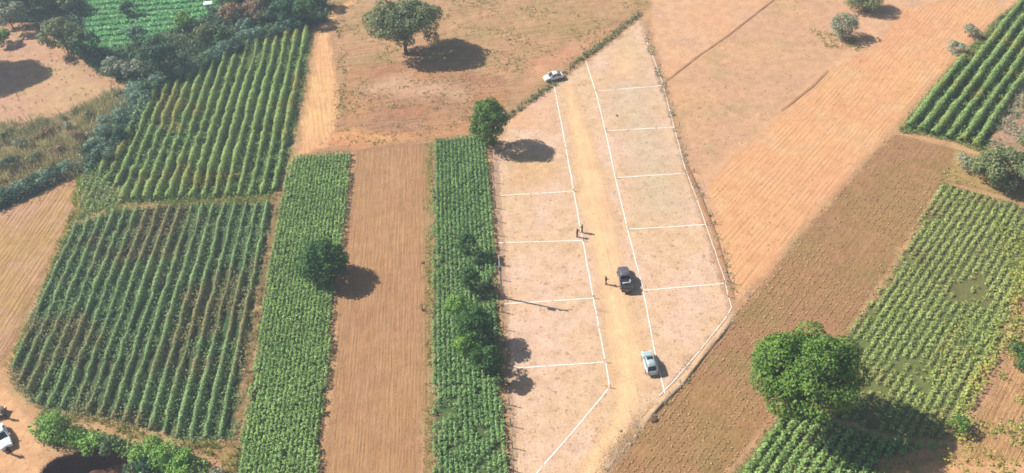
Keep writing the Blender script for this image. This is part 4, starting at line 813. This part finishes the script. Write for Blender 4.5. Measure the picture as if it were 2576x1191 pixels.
# ---------------------------------------------------------------- people
SKIN = plain('skin', L(140, 100, 76), .6, .3)
def skinned(nm, V, E_, Rr, mat, parent, root=0, lvl=1):
    me = bpy.data.meshes.new(nm); me.from_pydata(V, E_, []); me.update(); o = link(nm, me, mat, parent)
    m = o.modifiers.new('skin', 'SKIN'); m.use_smooth_shade = True
    for i, r in enumerate(Rr):
        sv = me.skin_vertices[0].data[i]; sv.radius = (r, r) if not hasattr(r, '__len__') else r; sv.use_root = (i == root)
    sb_ = o.modifiers.new('sub', 'SUBSURF'); sb_.levels = lvl; sb_.render_levels = lvl
    return o
def person(label, u, v, head, shirt, trousers, hairc, pose, hat=None):
    p = P(u, v); r = empty('person', (p[0], p[1], ZL), head); tag(r, label, 'person')
    V = []; E_ = []; R_ = []
    def add(q, rad, par=None):
        V.append(tuple(q)); R_.append(rad)
        if par is not None: E_.append((par, len(V)-1))
        return len(V)-1
    ln = pose.get('lean', 0)
    def tz(x, y, z): return (x+ln*max(0, z-.95), y, z)
    pel = add((0, 0, .93), (.105, .115)); wst = add((0, 0, 1.02), (.1, .115), pel); sp = add(tz(0, 0, 1.14), (.1, .12), wst); ch = add(tz(0, 0, 1.32), (.11, .14), sp); nk = add(tz(.01, 0, 1.47), .062, ch)
    hd = add(tz(.02, 0, 1.56), .078, nk); tp = add(tz(.02, 0, 1.66), (.083, .09), hd); ct = add(tz(.015, 0, 1.73), .05, tp)
    add(tz(.115, 0, 1.615), .014, hd)      # nose
    for s in (-1, 1):
        x = pose['arm'+('R' if s < 0 else 'L')]
        sh = add(tz(0, s*.185, 1.42), .06, ch); el = add(tz(x[0]*.3, s*(.22+x[2]*.25), 1.42-.29+x[1]*.1), .043, sh)
        wz = tz(x[0]*.3+x[0]*.22+.02, s*(.23+x[2]*.3), 1.13+x[1]*.1-.25+x[1]*.22); wr_ = add(wz, .028, el)
        pm_ = add((wz[0]+.015, wz[1], wz[2]-.07), (.036, .018), wr_)
        for f_, (dy, l) in enumerate(((-.028, .07), (-.01, .085), (.009, .08), (.027, .062))):
            a = add((wz[0]+.02+dy, wz[1]+.004*f_, wz[2]-.07-l*.55), .009, pm_); add((wz[0]+.012+dy, wz[1]-s*.012, wz[2]-.07-l), .008, a)
        a = add((wz[0]+.05, wz[1]-s*.012, wz[2]-.06), .011, pm_); add((wz[0]+.062, wz[1]-s*.015, wz[2]-.1), .009, a)
        st = pose['step']*s
        hp_ = add((0, s*.09, .88), .088, pel); kn = add((st*.5+.02, s*.1, .5), .06, hp_); an = add((st-.02, s*.1, .09), .04, kn); add((st+.12, s*.115, .035), (.04, .03), an)
    body = skinned('body', V, E_, R_, SKIN, r)
    def sub(nm, ids, scale, mat, extra=0):
        mp = {i: k for k, i in enumerate(ids)}
        vs = [V[i] for i in ids]; es = [(mp[a], mp[b]) for a, b in E_ if a in mp and b in mp]
        rr = [tuple(q+scale for q in R_[i]) if hasattr(R_[i], '__len__') else R_[i]+scale for i in ids]
        return skinned(nm, vs, es, rr, mat, r, lvl=2)
    nper = 14+2+2    # vertices per side: 3 arm, 1 palm, 8 fingers, 2 thumb, 4 leg
    b0 = 9; arm = lambda s: [b0+s*18, b0+s*18+1]
    leg = lambda s: [b0+s*18+14, b0+s*18+15, b0+s*18+16]
    sub('shirt', [wst, pel, sp, ch]+arm(0)+arm(1), .042, shirt); sub('trousers', [wst, pel]+leg(0)+leg(1), .03, trousers)
    bm = bmesh.new(); bmesh.ops.create_uvsphere(bm, u_segments=14, v_segments=8, radius=.108)
    for vv in list(bm.verts):
        if vv.co.z < -.01 and vv.co.x > -.02: vv.co.z = -.01
    hh = link('hair', bm_mesh('hair', bm), hairc, r, True); hh.location = tz(-.004, 0, 1.675)
    for s in (-1, 1):
        bm = bmesh.new(); bmesh.ops.create_uvsphere(bm, u_segments=8, v_segments=6, radius=.012); e = link('eye', bm_mesh('eye', bm), m_trim, r); e.location = tz(.098, s*.032, 1.63)
        bm = bmesh.new(); bmesh.ops.create_uvsphere(bm, u_segments=8, v_segments=6, radius=.028, matrix=Matrix.Diagonal((.7, .35, 1, 1))); e = link('ear', bm_mesh('ear', bm), SKIN, r); e.location = tz(.01, s*.093, 1.61)
        bm = bmesh.new(); box(bm, Vector((0, 0, .04)), (.27, .1, .08), bev=.025); e = link('shoe', bm_mesh('shoe', bm), m_trim, r); e.location = (pose['step']*s+.05, s*.108, 0)
    bm = bmesh.new(); box(bm, Vector((0, 0, 0)), (.012, .045, .01)); e = link('mouth', bm_mesh('mouth', bm), plain('lips', L(130, 70, 60), .5), r); e.location = tz(.102, 0, 1.565)
    if hat:
        bm = bmesh.new(); bmesh.ops.create_cone(bm, segments=20, radius1=.21, radius2=.2, depth=.015, cap_ends=True); bmesh.ops.create_cone(bm, segments=20, radius1=.115, radius2=.095, depth=.12, cap_ends=True, matrix=Matrix.Translation((0, 0, .06)))
        e = link('hat', bm_mesh('hat', bm), hat, r); e.location = tz(.01, 0, 1.70)
blk = plain('black_hair', (.015, .012, .01, 1), .6)
cl = lambda n, c: plain(n, c, .85, .1)
st0 = dict(armL=(.1, 0, 0), armR=(.1, 0, 0), step=.05)
person('person in dark brown clothes standing at the left white line, left one of the pair', 1452, 597, -.4, cl('dark_brown_cloth', L(84, 62, 44)), cl('dark_trousers', L(52, 42, 36)), blk, dict(armL=(.9, .5, 0), armR=(.15, 0, 0), step=.06))
person('person in olive clothes standing at the left white line, right one of the pair', 1464, 586, 2.6, cl('olive_cloth', L(126, 118, 76)), cl('olive_trousers', L(96, 84, 60)), blk, dict(armL=(.7, .6, 0), armR=(.5, .2, 0), step=.04), hat=cl('straw_hat', L(200, 176, 120)))
person('person in brown clothes standing on the road beside the pickup truck', 1524, 716, .2, cl('brown_cloth', L(96, 66, 40)), cl('brown_trousers', L(70, 50, 36)), blk, dict(armL=(.5, .2, .1), armR=(.9, .8, 0), step=.07))
person('person in dark clothes standing in front of the white car at the left edge', 30, 1144, 2.2, cl('black_cloth', L(60, 54, 48)), cl('black_trousers', L(48, 44, 42)), blk, dict(armL=(.3, 0, .1), armR=(.3, 0, .2), step=.06))
person('person in grey clothes standing between the two cars at the left edge', 17, 1052, -1.2, cl('grey_cloth', L(128, 120, 108)), cl('grey_trousers', L(70, 66, 62)), blk, dict(armL=(.2, 0, .1), armR=(.2, 0, 0), step=.05))

# ---------------------------------------------------------------- haze
bm = bmesh.new(); box(bm, Vector((0, 150, 53.5)), (700, 560, 113)); hz = link('haze', bm_mesh('haze', bm), None); hz['kind'] = 'stuff'
hm = bpy.data.materials.new('haze_air'); hm.use_nodes = True; hm.node_tree.nodes.remove(hm.node_tree.nodes['Principled BSDF'])
pv = hm.node_tree.nodes.new('ShaderNodeVolumePrincipled'); pv.inputs['Color'].default_value = (.72, .86, 1, 1); pv.inputs['Density'].default_value = .00052; pv.inputs['Anisotropy'].default_value = .2
hm.node_tree.links.new(pv.outputs[0], hm.node_tree.nodes['Material Output'].inputs['Volume']); hz.data.materials.append(hm)
